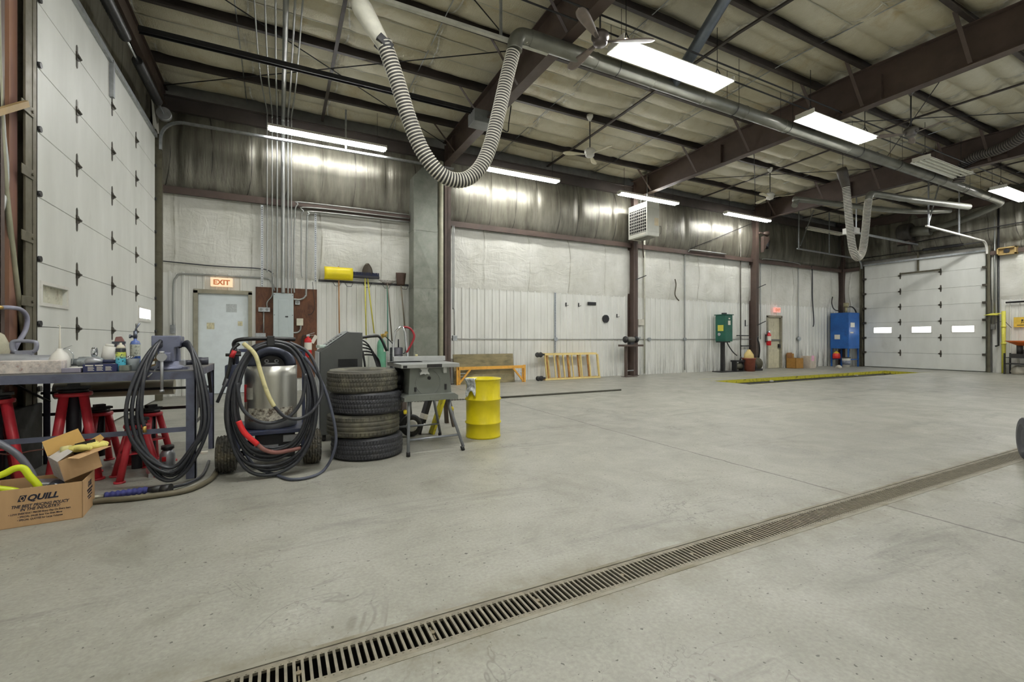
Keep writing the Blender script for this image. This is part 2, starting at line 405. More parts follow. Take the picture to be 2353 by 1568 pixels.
WZ, GZ = 2.63, 4.31
BOARD = M('outer_wall', L(150, 148, 140), 0.8)
# wall_back: the long wall facing the camera
b = MB(); b.box((X0 - .3, Y1 + .22, -.1), (X1 + .3, Y1 + .34, 6.9)); wb = struct(b.to('wall_back', BOARD))
D3 = (-1.6, -0.5, 2.27); D4 = (17.7, 18.72, 2.17)
for a0, a1, z0 in ((X0, D3[0], 0), (D3[0], D3[1], D3[2]), (D3[1], D4[0], 0), (D4[0], D4[1], D4[2]), (D4[1], X1, 0)): liner(wb, 'X', Y1, -1, a0, a1, z0, WZ)
edges = (X0,) + FRAMES + (X1,)
for i in range(4):
    insul(wb, 'X', Y1 - .005, -1, edges[i] + .02, edges[i + 1] - .02, WZ - .03, GZ - .05, 0.04, INSW, i + 1, wr=0.05)
    insul(wb, 'X', Y1 + .02, -1, edges[i] + .02, edges[i + 1] - .02, GZ + .04, EAVE + .1, 0.14, FOIL, i + 7, 1.45, 'foil_insulation', 0.03)
    girt(wb, 'X', Y1, -1, edges[i] + .05, edges[i + 1] - .05, GZ)
b = MB(); b.box((X0, Y1 - .15, EAVE - .12), (X1, Y1, EAVE + .14)); b.box((X0, Y1 - .22, EAVE + .14), (X1, Y1, EAVE + .16)); b.to('eave_strut', STEELDARK, wb, world=True)
# wall_left with its overhead door opening
b = MB(); b.box((X0 - .34, Y0 - .3, -.1), (X0 - .12, Y1 + .3, 6.9)); wl = struct(b.to('wall_left', BOARD))
liner(wl, 'Y', X0, 1, 11.12, Y1, 0, WZ); insul(wl, 'Y', X0, 1, 11.12, Y1, WZ, EAVE, .05, INSW, 3)
insul(wl, 'Y', X0 - .02, 1, Y0, 5.55, 0, GZ, .1, INSW, 5); insul(wl, 'Y', X0, 1, Y0, 5.6, GZ, EAVE + .6, .1, FOIL, 6, name='foil_insulation')
insul(wl, 'Y', X0 - .03, 1, 5.6, Y1, 5.3, EAVE + .6, .06, FOIL, 8, name='foil_insulation')
# wall_right (far end wall) with its overhead door opening
b = MB(); b.box((X1 + .12, Y0 - .3, -.1), (X1 + .34, Y1 + .3, 6.9)); wr = struct(b.to('wall_right', BOARD))
for a0, a1 in ((Y0, 6.78), (10.95, Y1)):
    liner(wr, 'Y', X1, -1, a0, a1, 0, WZ); insul(wr, 'Y', X1, -1, a0, a1, WZ - .03, GZ - .05, .08, INSW, int(a0) + 4, wr=.05)
    girt(wr, 'Y', X1, -1, a0, a1, GZ)
insul(wr, 'Y', X1 + .02, -1, Y0, Y1, GZ + .32, 6.8, .16, FOIL, 5, 1.3, 'foil_insulation', .09)
insul(wr, 'Y', X1 + .02, -1, Y0, 6.78, GZ + .06, GZ + .4, .05, FOIL, 2, 1.3, 'foil_insulation', .03); insul(wr, 'Y', X1 + .02, -1, 10.95, Y1, GZ + .06, GZ + .4, .05, FOIL, 2, 1.3, 'foil_insulation', .03)
# wall_front (behind the camera)
OX0, OX1, OZ = 12.2, 16.2, 4.25       # unseen open doorway, added to let daylight in
b = MB(); b.box((X0 - .3, Y0 - .34, -.1), (OX0, Y0 - .12, 6.9)); b.box((OX1, Y0 - .34, -.1), (X1 + .3, Y0 - .12, 6.9)); b.box((OX0, Y0 - .34, OZ), (OX1, Y0 - .12, 6.9)); wf = struct(b.to('wall_front', BOARD))
pl = bpy.data.lights.new('added_doorway_portal', 'AREA'); pl.shape = 'RECTANGLE'; pl.size = OX1 - OX0; pl.size_y = OZ; pl.cycles.is_portal = True
po = bpy.data.objects.new('added_doorway_portal', pl); COL.objects.link(po); po.location = ((OX0 + OX1) / 2, Y0 - .23, OZ / 2); po.rotation_euler = (PI / 2, 0, 0)
for xa_, xb_ in ((X0, OX0), (OX1, X1)): liner(wf, 'X', Y0, 1, xa_, xb_, 0, WZ); insul(wf, 'X', Y0, 1, xa_, xb_, WZ, GZ, .08, INSW, 2)
insul(wf, 'X', Y0, 1, X0, X1, GZ, EAVE + .2, .15, FOIL, 2, name='foil_insulation')

# ------------------------------------------------------------------ roof: quilted insulation over purlins
g = N('roof_insulation')
x, y, z = g.xyz()
c = g.mix(g.rng(g.noise(0.8, detail=6, rough=.6), .32, .68), L(190, 182, 152), L(220, 215, 194))
c = g.mix(g.rng(g.noise(1.7, detail=7, rough=.68, dist=.6), .55, .72, 0, .6), c, L(178, 154, 96))
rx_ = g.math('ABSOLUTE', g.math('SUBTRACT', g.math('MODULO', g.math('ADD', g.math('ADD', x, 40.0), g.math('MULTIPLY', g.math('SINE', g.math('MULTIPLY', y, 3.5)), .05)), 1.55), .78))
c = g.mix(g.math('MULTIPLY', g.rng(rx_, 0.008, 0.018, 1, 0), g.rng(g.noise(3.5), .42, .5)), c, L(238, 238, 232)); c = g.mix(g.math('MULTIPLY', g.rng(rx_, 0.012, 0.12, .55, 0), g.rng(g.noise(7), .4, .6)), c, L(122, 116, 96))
wk = g.math('MULTIPLY', g.noise(6, (2.6, .5, 1), 5, .65, 1.0), g.rng(rx_, 0, .3, 4.5, 1.2)); hh = g.math('ADD', g.math('MULTIPLY', g.noise(60, detail=3, rough=.6), 1.3), wk); g.bump(hh, 0.5, 0.022)
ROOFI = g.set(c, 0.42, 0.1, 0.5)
YB = (Y0 - .1,) + tuple(sorted(PURL)) + (Y1,)
def rz_(yy): return roofz(yy) + 0.205
def rfn(u, v):
    xx = X0 - .1 + (X1 - X0 + .2) * u; yy = YB[0] + (YB[-1] - YB[0]) * v
    for i in range(len(YB) - 1):
        if YB[i] <= yy <= YB[i + 1]: break
    t = (yy - YB[i]) / (YB[i + 1] - YB[i]); wd = YB[i + 1] - YB[i]; k = 3 if wd > 1.3 else (2 if wd > .8 else 1)
    sag = 0.07 * math.sin(PI * t) * min(wd / 1.6, 1) + 0.11 * abs(math.sin(PI * t * k)) ** .7 * min(1, wd)
    s = abs(((xx + 40) % 1.55) / 1.55 - .503) * 1.55
    sag *= 1 - 0.30 * math.exp(-(s / .1) ** 2)
    sag += 0.03 * noise.noise(Vector((xx * .9, yy * .9, 1.3))) + 0.012 * noise.noise(Vector((xx * 3, yy * 2.2, 4)))
    if xx > 11: sag *= 1.25
    return (xx, yy, rz_(yy) - max(sag, 0.0))
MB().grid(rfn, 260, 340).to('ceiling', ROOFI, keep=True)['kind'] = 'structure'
b = MB(); b.box((X0 - .4, Y0 - .4, 6.95), (X1 + .4, Y1 + .4, 7.05)); struct(b.to('roof', BOARD))

# purlins
for yy in PURL:
    b = MB(); zb = roofz(yy)
    b.box((X0, yy - .005, zb), (X1, yy + .005, zb + .2)); b.box((X0, yy - .07, zb - .006), (X1, yy + .005, zb)); b.box((X0, yy - .07, zb), (X1, yy - .062, zb + .022)); b.box((X0, yy - .005, zb + .19), (X1, yy + .07, zb + .2))
    struct(b.to('purlin', STEELDARK))
# rigid frames: column + rafter with a brace angle at every purlin
def rafter(xf, end=False):
    b = MB(); wd = .1; z0 = 5.84
    b.box((xf - wd, Y0, z0 - .018), (xf + wd, Y1 - .2, z0))
    ys = (Y0, RIDGE, Y1 - .2); zt = [roofz(v) - .002 for v in ys]
    for i in range(2):
        for xa, xb, dz0, dz1 in ((xf - .007, xf + .007, None, 0), (xf - wd, xf + wd, -.018, 0)):
            q = [b.V((px_, ys[j], (z0 if dz0 is None else zt[j] + dz0) if lo else zt[j] + dz1)) for px_ in (xa, xb) for j in (i, i + 1) for lo in (1, 0)]
            a = q  # order: xa:(i lo, i hi, i+1 lo, i+1 hi), xb: same
            for f in ((0, 1, 3, 2), (4, 6, 7, 5), (0, 2, 6, 4), (1, 5, 7, 3), (0, 4, 5, 1), (2, 3, 7, 6)): b.F([a[k] for k in f])
    for v in (2.0, 4.6, 8.2, 10.9): b.box((xf - .09, v - .005, z0), (xf + .09, v + .005, z0 + .5))
    r = struct(b.to('rafter', STEELBROWN))
    for yy in PURL:
        for s in (-1, 1):
            MB().bar((xf + s * .09, yy, z0 + .02), (xf + s * .62, yy + .02, roofz(yy) + .03), .06, .008).to('flange_brace', STEELBROWN, r, world=True)
    return r
for xf in FRAMES: rafter(xf)
def column(xf, yf, dirn='Y', zt=6.3, dep=.3, wd=.175):
    b = MB()
    if dirn == 'Y':
        s = -1 if yf > 5 else 1
        b.box((xf - wd / 2, yf, 0), (xf + wd / 2, yf + s * .014, zt)); b.box((xf - wd / 2, yf + s * (dep - .014), 0), (xf + wd / 2, yf + s * dep, zt)); b.box((xf - .006, yf, 0), (xf + .006, yf + s * dep, zt)); b.box((xf - wd / 2 - .03, yf, 0), (xf + wd / 2 + .03, yf + s * (dep + .03), .015))
    else:
        s = 1 if xf < 5 else -1
        b.box((xf, yf - wd / 2, 0), (xf + s * .014, yf + wd / 2, zt)); b.box((xf + s * (dep - .014), yf - wd / 2, 0), (xf + s * dep, yf + wd / 2, zt)); b.box((xf, yf - .006, 0), (xf + s * dep, yf + .006, zt))
    return struct(b.to('column', STEELBROWN))
for xf in FRAMES: column(xf, Y1 - .01)
column(X1 - .14, Y1 - .04, wd=.18, dep=.2); column(X0 + .02, 5.33, 'X', dep=.13, wd=.14); column(X1 - .02, 2.2, 'X', 6.6, dep=.2)
for xf in FRAMES: column(xf, Y0 + .01)
# end rafters against the end walls and bridging bars at mid bay
for xe in (X0 + .12, X1 - .14):
    b = MB(); b.box((xe - .05, Y0, 6.05), (xe + .05, Y1, 6.06)); b.box((xe - .005, Y0, 6.06), (xe + .005, Y1, 6.42)); b.box((xe - .05, Y0, 6.4), (xe + .05, Y1, 6.41)); struct(b.to('rafter', STEELBROWN))
for i, xm in enumerate((0.95, 7.2, 13.8, 20.0)):
    for dx in (0,):
        b = MB(); a_ = (xm + dx, Y0, roofz(Y0) - .02); m_ = (xm + dx, RIDGE, roofz(RIDGE) - .02); e_ = (xm + dx, Y1 - .1, roofz(Y1) - .02)
        b.bar(a_, m_, .06, .03); b.bar(m_, e_, .06, .03); struct(b.to('bridging_bar', STEELDARK))
for xm in (-0.6, 2.5, 5.6, 8.9, 12.2, 15.4, 18.6, 21.5):     # thin sag rods
    b = MB(); b.cyl((xm, Y0, roofz(Y0) + .06), (xm, RIDGE, roofz(RIDGE) + .06), .009, n=6); b.cyl((xm, RIDGE, roofz(RIDGE) + .06), (xm, Y1, roofz(Y1) + .06), .009, n=6); struct(b.to('sag_rod', GALV))
STRAP = M('insulation_strap', L(190, 188, 174), .5, .2)
for i in range(len(YB) - 1):
    k = 3 if YB[i + 1] - YB[i] > 1.3 else 1
    for j in range(1, k):
        yy = YB[i] + (YB[i + 1] - YB[i]) * j / k; struct(MB().bar((X0 + .1, yy, rz_(yy) - .085), (X1 - .1, yy, rz_(yy) - .085), .018, .004).to('insulation_strap', STRAP))
def rod(a, b_, r=.01): struct(MB().cyl(a, b_, r, n=6).to('brace_rod', BLACK))
for xa, xb in ((X0 + .15, FRAMES[0] - .1), (FRAMES[1] + .1, FRAMES[2] - .1)):
    for ya, yb in ((11.5, 7.4), (7.4, 3.3), (3.3, -1.0)):
        rod((xa, ya, roofz(ya) - .04), (xb, yb, roofz(yb) - .04)); rod((xa, yb, roofz(yb) - .05), (xb, ya, roofz(ya) - .05))
rod((FRAMES[2] - .12, Y1 - .2, 5.75), (13.2, Y1 - .12, 4.45), .012)

# ------------------------------------------------------------------ overhead doors (panels, hinges, lights, tracks)
g = N('door_panel'); c = g.mix(g.rng(g.noise(2.5, (1, 1, .3), 6), .3, .7), L(218, 219, 212), L(232, 233, 227)); c = g.mix(g.rng(g.noise(1.3, (1, 1, .6), 7, .7), .6, .8, 0, .35), c, L(150, 146, 128))
g.bump(g.noise(170, (1, 1, .4), 2), .12, .004); DOORP = g.set(c, 0.5, 0, .4)
DAY = EM('daylight_pane', (0.93, 0.97, 1, 1), 5.0)
HINGE = M('hinge_steel', L(78, 74, 66), 0.45, 0.6)
TRACK = M('track_steel', L(98, 94, 78), 0.5, 0.5, dirt=L(60, 54, 44), damt=.5)
def overhead(name, xf, s, ya, yb, zs, stiles, lights):
    """sectional door whose inside face lies at x = xf; s points into the hall"""
    root = thing(name, None, None, (xf, (ya + yb) / 2, 0)); struct(root)
    b = MB(); fr = .1
    for k in range(len(zs) - 1):
        holes = sorted([l for l in lights if l[0] == k])
        if not holes:
            b2 = MB(); b2.box((xf - s * .05, ya, zs[k] + .003), (xf, yb, zs[k + 1] - .003)); b2.to('door_panel', DOORP, root, world=True, bev=.004)
        else:
            b2 = MB(); u = ya; zl, zh = holes[0][3], holes[0][4]
            b2.box((xf - s * .05, ya, zs[k] + .003), (xf, yb, zl)); b2.box((xf - s * .05, ya, zh), (xf, yb, zs[k + 1] - .003))
            for _, h0, h1, _, _, _ in holes:
                b2.box((xf - s * .05, u, zl), (xf, h0, zh)); u = h1
            b2.box((xf - s * .05, u, zl), (xf, yb, zh)); b2.to('door_panel', DOORP, root, world=True)
            for _, h0, h1, zl, zh, kind in holes:
                q = MB(); f_ = .035
                for a_, c_ in (((h0 - f_, zl - f_), (h1 + f_, zl)), ((h0 - f_, zh), (h1 + f_, zh + f_)), ((h0 - f_, zl), (h0, zh)), ((h1, zl), (h1 + f_, zh))): q.box((xf, a_[0], a_[1]), (xf + s * .014, c_[0], c_[1]))
                fo = q.to('window_frame', WHITEP, root, world=True)
                q = MB(); q.box((xf - s * .045, h0, zl), (xf - s * .035, h1, zh)); q.to('window_pane', DAY if kind else FOGGED, fo, world=True)
    for yy in stiles:
        for zz in zs[1:-1]:
            q = MB(); q.at((xf, yy, zz)); x_ = s * .006
            q.prism([(0, -.14), (.02, -.12), (.024, -.03), (.024, .03), (.02, .12), (0, .14), (-.02, .12), (-.024, .03), (-.024, -.03), (-.02, -.12)], 0, x_, 'YZ'); q.prism([(-.03, -.05), (.02, -.045), (.085, -.008), (.085, .008), (.02, .045), (-.03, .05)], 0, s * .014, 'YZ'); q.cyl((s * .02, -.03, 0), (s * .02, .06, 0), .016, n=8)
            q.to('hinge', HINGE, root, world=True)
    return root
FOGGED = M('fogged_pane', L(206, 204, 184), 0.3, dirt=L(112, 94, 56), damt=.9, dscale=5, dthr=.56)
dz1 = (0.02, .68, 1.325, 1.965, 2.61, 3.25, 3.885, 4.53, 5.14)
d1 = overhead('door_1', -2.1, 1, 6.1, 11.0, dz1, (7.13, 8.42, 9.66), [(2, 6.22, 6.84, 1.57, 1.75, 0), (2, 9.83, 10.6, 1.545, 1.74, 1)])
q = MB(); q.box((-2.1, 6.1, 5.1), (-2.06, 11.0, 5.17)); q.to('top_rail', GALV, d1, world=True)
q = MB(); q.box((-2.1, 8.3, 4.62), (-2.05, 8.36, 5.14)); q.to('operator_arm', GALV, d1, world=True)
q = MB()
q.box((-2.015, 5.62, 0), (-2.0, 5.74, 5.3)); q.box((-2.06, 5.735, 0), (-2.03, 5.8, 5.3)); q.box((-2.015, 5.76, 0), (-2.0, 5.845, 5.25)); q.box((-2.2, 5.83, 0), (-2.0, 5.845, 5.25)); q.box((-2.2, 5.84, 0), (-2.14, 6.12, 5.3))
for yy, s in ((11.06, 1),):
    q.box((-2.18, yy - .012, 0), (-2.0, yy + .012, 5.2)); q.box((-2.02, yy, 0), (-2.0, yy + s * .09, 5.25)); q.box((-2.18, yy + s * .04, 0), (-2.1, yy + s * .16, 5.3))
q.to('vertical_track', TRACK, d1, world=True)
for py_ in (235, 385, 538, 690): zz = onX(50, py_, -1.99).z; q = MB(); q.box((-1.999, 5.53, zz - .045), (-1.99, 5.75, zz + .045)); q.cyl((-1.99, 5.72, zz), (-1.98, 5.72, zz), .014, n=8); q.to('track_bracket', TRACK, d1, world=True, bev=.003)
for zz in dz1[1:-1]:
    for yy in (6.16, 11.0): MB().cyl((-2.1, yy, zz + .03), (-2.078, yy, zz + .03), .03, n=10).to('roller', BLACK, d1, world=True)
# curved and horizontal tracks
def htrack(name, root, x0, xe, y, z0, zt, s, mat, hang=()):
    pts = [(x0, y, z0)] + [(x0 + s * (.38 - .38 * math.cos(t)), y, zt - .38 + .38 * math.sin(t)) for t in [i * PI / 16 for i in range(9)]] + [(xe, y, zt + .05)]
    b = MB()
    for i in range(len(pts) - 1): b.bar(pts[i], pts[i + 1], .06, .045)
    b.to(name, mat, root, world=True)
    for xh in hang:
        b = MB(); b.bar((xh, y, zt + .04), (xh, y, roofz(y) + .04), .035, .035); b.to('track_hanger', GALV, root, world=True)
htrack('horizontal_track', d1, -2.02, 4.0, 11.06, 4.9, 5.5, 1, GALV, (1.4,)); htrack('horizontal_track', d1, -2.02, 3.7, 6.0, 4.9, 5.55, 1, M('white_track', L(196, 196, 184), .45, .3), (2.9,))
# torsion springs over the left door
q = MB(); q.cyl((-1.92, 6.2, 5.5), (-1.92, 11.2, 5.5), .018, n=8); d1s = q.to('spring_shaft', CHROME, d1, world=True)
for ya, yb in ((6.9, 8.3), (8.9, 10.3)):
    q = MB(); q.tube([(-1.92, ya + (yb - ya) * i / 40, 5.5) for i in range(41)], lambda t, i: .075 if i % 2 else .068, 12); q.to('torsion_spring', BLACK, d1, world=True)
q = MB(); q.cyl((-1.92, 10.75, 5.5), (-1.92, 10.85, 5.5), .12, n=20); q.cyl((-1.92, 6.3, 5.5), (-1.92, 6.4, 5.5), .12, n=20); q.to('cable_drum', ALU, d1, world=True)
# opener rail on the door centre line
op = thing('door_opener', 'black rail door opener under the roof, running from the big left door', 'door opener', (3.85, 8.9, 5.85))
q = MB(); q.box((-1.9, 8.86, 5.95), (3.7, 8.89, 6.03)); q.box((-1.9, 8.93, 5.95), (3.7, 8.96, 6.03)); q.to('rail', BLACK, op, world=True)
q = MB(); q.box((3.62, 8.72, 5.72), (4.25, 9.1, 5.98)); q.to('motor_box', M('opener_grey', L(120, 122, 122), .45), op, world=True, bev=.01)
q = MB(); q.tube(spline([(4.2, 8.8, 5.75), (4.36, 8.7, 5.62), (4.42, 8.75, 5.85), (4.45, 8.7, 6.2)], 5), .012, 6); q.to('cable', BLACK, op, world=True)
q = MB(); q.bar((-1.9, 8.91, 5.93), (3.6, 8.91, 5.93), .012, .012); q.to('chain', BLACK, op, world=True)

dz2 = (0.02, .637, 1.265, 1.91, 2.545, 3.18, 3.83, 4.46)
d2 = overhead('door_2', 23.0, -1, 6.93, 10.8, dz2, (8.2, 9.5), [(2, 9.8, 10.44, 1.477, 1.703, 1), (2, 8.49, 9.11, 1.477, 1.703, 1), (2, 7.24, 7.86, 1.477, 1.703, 1)])
q = MB()
for yy, s in ((6.86, -1), (10.86, 1)):
    q.box((22.88, yy - .012, 0), (23.05, yy + .012, 4.5)); q.box((22.88, yy, 0), (22.9, yy + s * .08, 4.6))
q.to('vertical_track', TRACK, d2, world=True)
for zz in dz2[1:-1]:
    for yy, s in ((6.86, 1), (10.86, -1)): q = MB(); q.box((22.9, yy, zz - .04), (22.99, yy + s * .14, zz + .04)); q.to('roller_bracket', HINGE, d2, world=True)
q = MB(); q.box((22.9, 6.9, 4.4), (22.99, 10.8, 4.47)); q.to('top_rail', GALV, d2, world=True)
q = MB(); q.box((22.93, 8.86, 3.95), (22.97, 8.92, 4.9)); q.box((22.93, 8.2, 3.88), (22.97, 9.5, 3.94)); q.to('operator_arm', TRACK, d2, world=True)
htrack('horizontal_track', d2, 22.9, 18.2, 10.86, 4.3, 4.72, -1, GALV, (18.3, 20.4)); htrack('horizontal_track', d2, 22.9, 18.25, 6.86, 4.3, 4.74, -1, WHITEP, (18.4, 20.6))
for yy in (6.86, 10.86): MB().bar((18.4, yy, 4.9), (19.3, yy, roofz(yy)), .03, .03).to('track_hanger', GALV, d2, world=True)
q = MB(); q.cyl((22.85, 6.9, 4.75), (22.85, 10.9, 4.75), .018, n=8)
q.tube([(22.85, 7.5 + 1.2 * i / 40, 4.75) for i in range(41)], lambda t, i: .06 if i % 2 else .054, 10); q.to('torsion_spring', BLACK, d2, world=True)
op = thing('door_opener', 'pale rail door opener hanging in front of the far overhead door', 'door opener', (17.9, 8.85, 4.9))
q = MB(); q.box((18.1, 8.82, 4.96), (22.8, 8.88, 5.02)); q.to('rail', GALV, op, world=True)
q = MB(); q.box((17.75, 8.66, 4.9), (18.15, 9.02, 5.1)); q.to('motor_box', WHITEP, op, world=True, bev=.01)
q = MB()
for yy in (8.7, 8.98): q.bar((18.0, yy, 5.1), (18.0, yy, roofz(yy)), .03, .03)
q.to('hanger', GALV, op, world=True)
# ------------------------------------------------------------------ fluorescent fixtures
TUBE = EM('lit_tube', (0.98, 0.985, .972, 1), 86.0)
TUBEOFF = M('unlit_tube', L(226, 224, 206), 0.35)
REFL = M('reflector_enamel', L(232, 230, 220), 0.35, var=.04)
def fixture(label, x, y, z, lamps, lit, wd, group, hang='wire', ln=2.44):
    t = thing('fluorescent_fixture', label, 'ceiling light', (x, y, z), 0, group)
    b = MB(); hw = wd / 2
    if lamps == 2: b.prism([(-.115, -.018), (-.06, .0), (.06, .0), (.115, -.018), (.06, .02), (.05, .06), (-.05, .06), (-.06, .02)], -ln / 2, ln / 2, 'YZ')
    else: b.prism([(-hw, -.05), (-hw + .015, -.055), (-hw * .45, .03), (hw * .45, .03), (hw - .015, -.055), (hw, -.05), (hw * .5, .045), (.05, .06), (-.05, .06), (-hw * .5, .045)], -ln / 2, ln / 2, 'YZ')
    b.to('reflector', REFL, t)
    for s in (-1, 1):
        b = MB(); b.box((s * ln / 2 - .012, -hw * .8, -.045), (s * ln / 2 + .012, hw * .8, .05)); b.to('end_cap', REFL, t)
    for k in range(lamps):
        yy = 0 if lamps == 1 else -hw * .68 + 2 * hw * .68 * k / (lamps - 1)
        b = MB(); zt_ = -.04 if lamps == 2 else -.035; b.cyl((-ln / 2 + .03, yy, zt_), (ln / 2 - .03, yy, zt_), .021, n=8, caps=False); b.to('lamp_tube', TUBE if lit else TUBEOFF, t)
    for s in (-1, 1):
        b = MB(); xx = s * ln * .42; top = roofz(y) - z + .04
        if hang == 'chain':
            b.bar((xx, -.08, .05), (xx, 0, .22), .012, .012); b.bar((xx, .08, .05), (xx, 0, .22), .012, .012)
        b.bar((xx, 0, .05 if hang != 'chain' else .22), (xx, 0, top), .008, .008); b.to('hanger', BLACK, t)
    return t
WG = 'strip lights along the long wall'
fixture('lit long strip light above the electrical panel, nearest the big left door', 1.05, 10.9, 5.68, 2, True, .2, WG)
fixture('lit strip light just right of the hanging hose loop, along the long wall', 5.85, 10.9, 5.68, 2, True, .2, WG)
fixture('lit strip light directly above the white unit heater', 10.5, 10.9, 5.68, 2, True, .2, WG)
fixture('lit strip light between the unit heater and the second exhaust hose', 15.3, 10.9, 5.68, 2, True, .2, WG)
fixture('unlit strip light at the far end of the long wall, by the corner', 20.2, 10.9, 5.68, 2, False, .2, WG)
RG = 'wide chain hung lights under the ridge'
fixture('large lit four tube light behind the brown ceiling fan', 5.8, 5.45, 5.70, 4, True, .46, RG, 'chain')
fixture('lit wide chain hung light below the second big roof beam', 10.6, 5.45, 5.70, 4, True, .46, RG, 'chain')
fixture('unlit wide fixture with dark tubes hanging under the ridge', 15.45, 5.45, 5.70, 4, False, .46, RG, 'chain')
fixture('lit wide light farthest away, near the far end wall', 20.2, 5.45, 5.70, 4, True, .46, RG, 'chain')
NG = 'added strip lights over the near wall'  # unseen row added behind the viewpoint to raise the light level
for i, xx in enumerate((1.05, 5.85, 10.5, 15.3, 20.2)):
    fixture(('lit' if i % 2 == 0 else 'unlit') + ' strip light added along the near wall, unseen behind the viewpoint', xx, 0.0, 5.68, 2, i % 2 == 0, .2, NG)
fixture('unseen wide chain hung light added for brightness beside the left door', 0.9, 3.2, 5.70, 4, True, .46, RG, 'chain')  # extra fixture out of view, added to brighten the hall

# ------------------------------------------------------------------ ceiling fans
def fan(label, x, y, z, r, rot, mat, hubm, tilt=.2):
    t = thing('ceiling_fan', label, 'ceiling fan', (x, y, z), rot, 'ceiling fans')
    b = MB(); b.lathe([(.0, -.075), (.085, -.07), (.105, -.04), (.105, .02), (.13, .03), (.13, .08), (.09, .12), (.03, .14), (0, .14)], 22); b.to('motor_housing', hubm, t)
    b = MB(); top = roofz(y) - z; b.cyl((0, 0, .13), (0, 0, top), .013, n=8); b.to('downrod', BLACK, t)
    b = MB(); b.lathe([(.02, top - .12), (.075, top - .02), (.075, top + .03)], 14); b.to('canopy', hubm, t)
    for k in range(3):
        a = 2 * PI * k / 3; b = MB(); R = Matrix.Rotation(a, 3, 'Z')
        def bf(u, v, R=R):
            uu = .13 + (r - .13) * u; w_ = r * (.075 + .125 * math.sin(min(u, .8) / .8 * PI / 2) ** 1.3) * (1 if u < .78 else math.sqrt(max(1 - ((u - .78) / .22) ** 2, .0004)))
            return R @ Vector((uu, (v - .5) * w_, -.012 + (v - .5) * w_ * tilt))
        b.grid(bf, 22, 4)
        bl = b.to('blade', mat, t, solid=.01)
        b = MB(); b.bar(R @ Vector((.09, 0, -.02)), R @ Vector((.24, 0, -.012)), .04, .01); b.to('blade_iron', hubm, bl)
FBROWN = M('brown_blade', L(122, 110, 102), 0.5, var=.2, scale=5); FCREAM = M('cream_blade', L(214, 206, 178), 0.5)
fan('brown ceiling fan in front of the large lit ridge light', 4.23, 5.39, 5.6, .8, math.radians(-29), FBROWN, M('fan_bronze', L(92, 84, 80), .35, .5))
fan('cream ceiling fan hanging left of the second big roof beam', 6.6, 8.8, 5.6, .66, math.radians(42), FCREAM, WHITEP)
fan('cream ceiling fan hanging above the green wall cabinet', 13.6, 8.95, 5.62, .66, math.radians(70), FCREAM, WHITEP)
fan('dark ceiling fan beside the unlit wide fixture', 12.2, 4.85, 5.66, .66, math.radians(20), FBROWN, M('fan_dark', L(96, 92, 88), .4, .4))

# ------------------------------------------------------------------ exhaust extraction: trunk duct, branch, flexible hoses
DUCT = M('spiral_duct', L(122, 122, 113), 0.4, 0.5, var=.2, scale=2.5, dirt=L(104, 100, 86), damt=.5, dscale=2)
t = thing('exhaust_duct', 'long round sheet metal duct running under the ridge to the far wall', 'duct', (3.2, 5.95, 5.7))
b = MB(); seg = 1.22; xx = 3.35
while xx < 20.6:
    xe = min(xx + seg, 20.6); b.cyl((xx, 5.95, 5.7), (xe, 5.95, 5.7), .118, n=24, caps=False); b.lathe([(.118, xe - .012), (.124, xe - .008), (.124, xe + .008), (.118, xe + .012)], 24, (0, 5.95, 5.7), 'X'); xx = xe
b.to('trunk_pipe', DUCT, t, world=True)
b = MB(); b.tube(spline([(3.1, 5.95, 5.44), (3.12, 5.95, 5.58), (3.2, 5.95, 5.68), (3.36, 5.95, 5.7)], 6), .112, 20); b.to('elbow', DUCT, t, world=True)
b = MB(); b.tube([(6.25, 5.95, 5.7), (6.26, 5.5, 6.05), (6.28, 4.9, 6.55), (6.28, 4.4, 6.98)], .1, 18); b.to('riser_pipe', M('blue_grey_duct', L(126, 134, 146), .35, .6, var=.2), t, world=True)
b = MB(); b.tube(spline([(20.5, 5.95, 5.7), (21.2, 6.1, 5.66), (22.1, 7.2, 5.55), (22.55, 8.3, 5.46)], 6), .115, 18); b.to('end_pipe', DUCT, t, world=True)
b = MB()
for xx in (5.0, 7.9, 9.6, 12.4, 14.2, 16.0, 18.2, 19.8):
    b.tube([(xx, 5.95 + .13 * math.cos(a), 5.7 + .13 * math.sin(a)) for a in [PI + i * PI / 8 for i in range(9)]], .006, 5); b.bar((xx, 5.82, 5.7), (xx, 5.82, 6.6), .006, .006); b.bar((xx, 6.08, 5.7), (xx, 6.08, 6.5), .006, .006)
b.to('pipe_hanger', BLACK, t, world=True)
RIB = M('hose_wire_rib', L(206, 202, 188), 0.5); VAL = M('hose_fabric', L(58, 56, 54), 0.7)
def flex(label, pts, r, pitch=.042, n=20, rib=RIB, val=VAL):
    P = spline(pts, 40); D = [0]
    for i in range(1, len(P)): D.append(D[-1] + (P[i] - P[i - 1]).length)
    Q = []; s = 0; i = 0; prof = (0.0, .3, .38, .62, .7)
    k = 0
    while True:
        s = (k // 5) * pitch + prof[k % 5] * pitch
        if s > D[-1]: break
        while i < len(D) - 2 and D[i + 1] < s: i += 1
        tt = (s - D[i]) / max(D[i + 1] - D[i], 1e-9); Q.append(P[i].lerp(P[i + 1], tt)); k += 1
    rad = (r * .93, r * .93, r, r, r * .93)
    b = MB(); b.tube(Q, lambda t_, i_: rad[i_ % 5], n)
    m = [0] * len(b.f); m[-2:] = [0, 0]
    for f in range((len(Q) - 1) * n): m[f] = 1 if (f // n) % 5 in (1, 2, 3) else 0
    b.m = m
    return b, [val, rib]
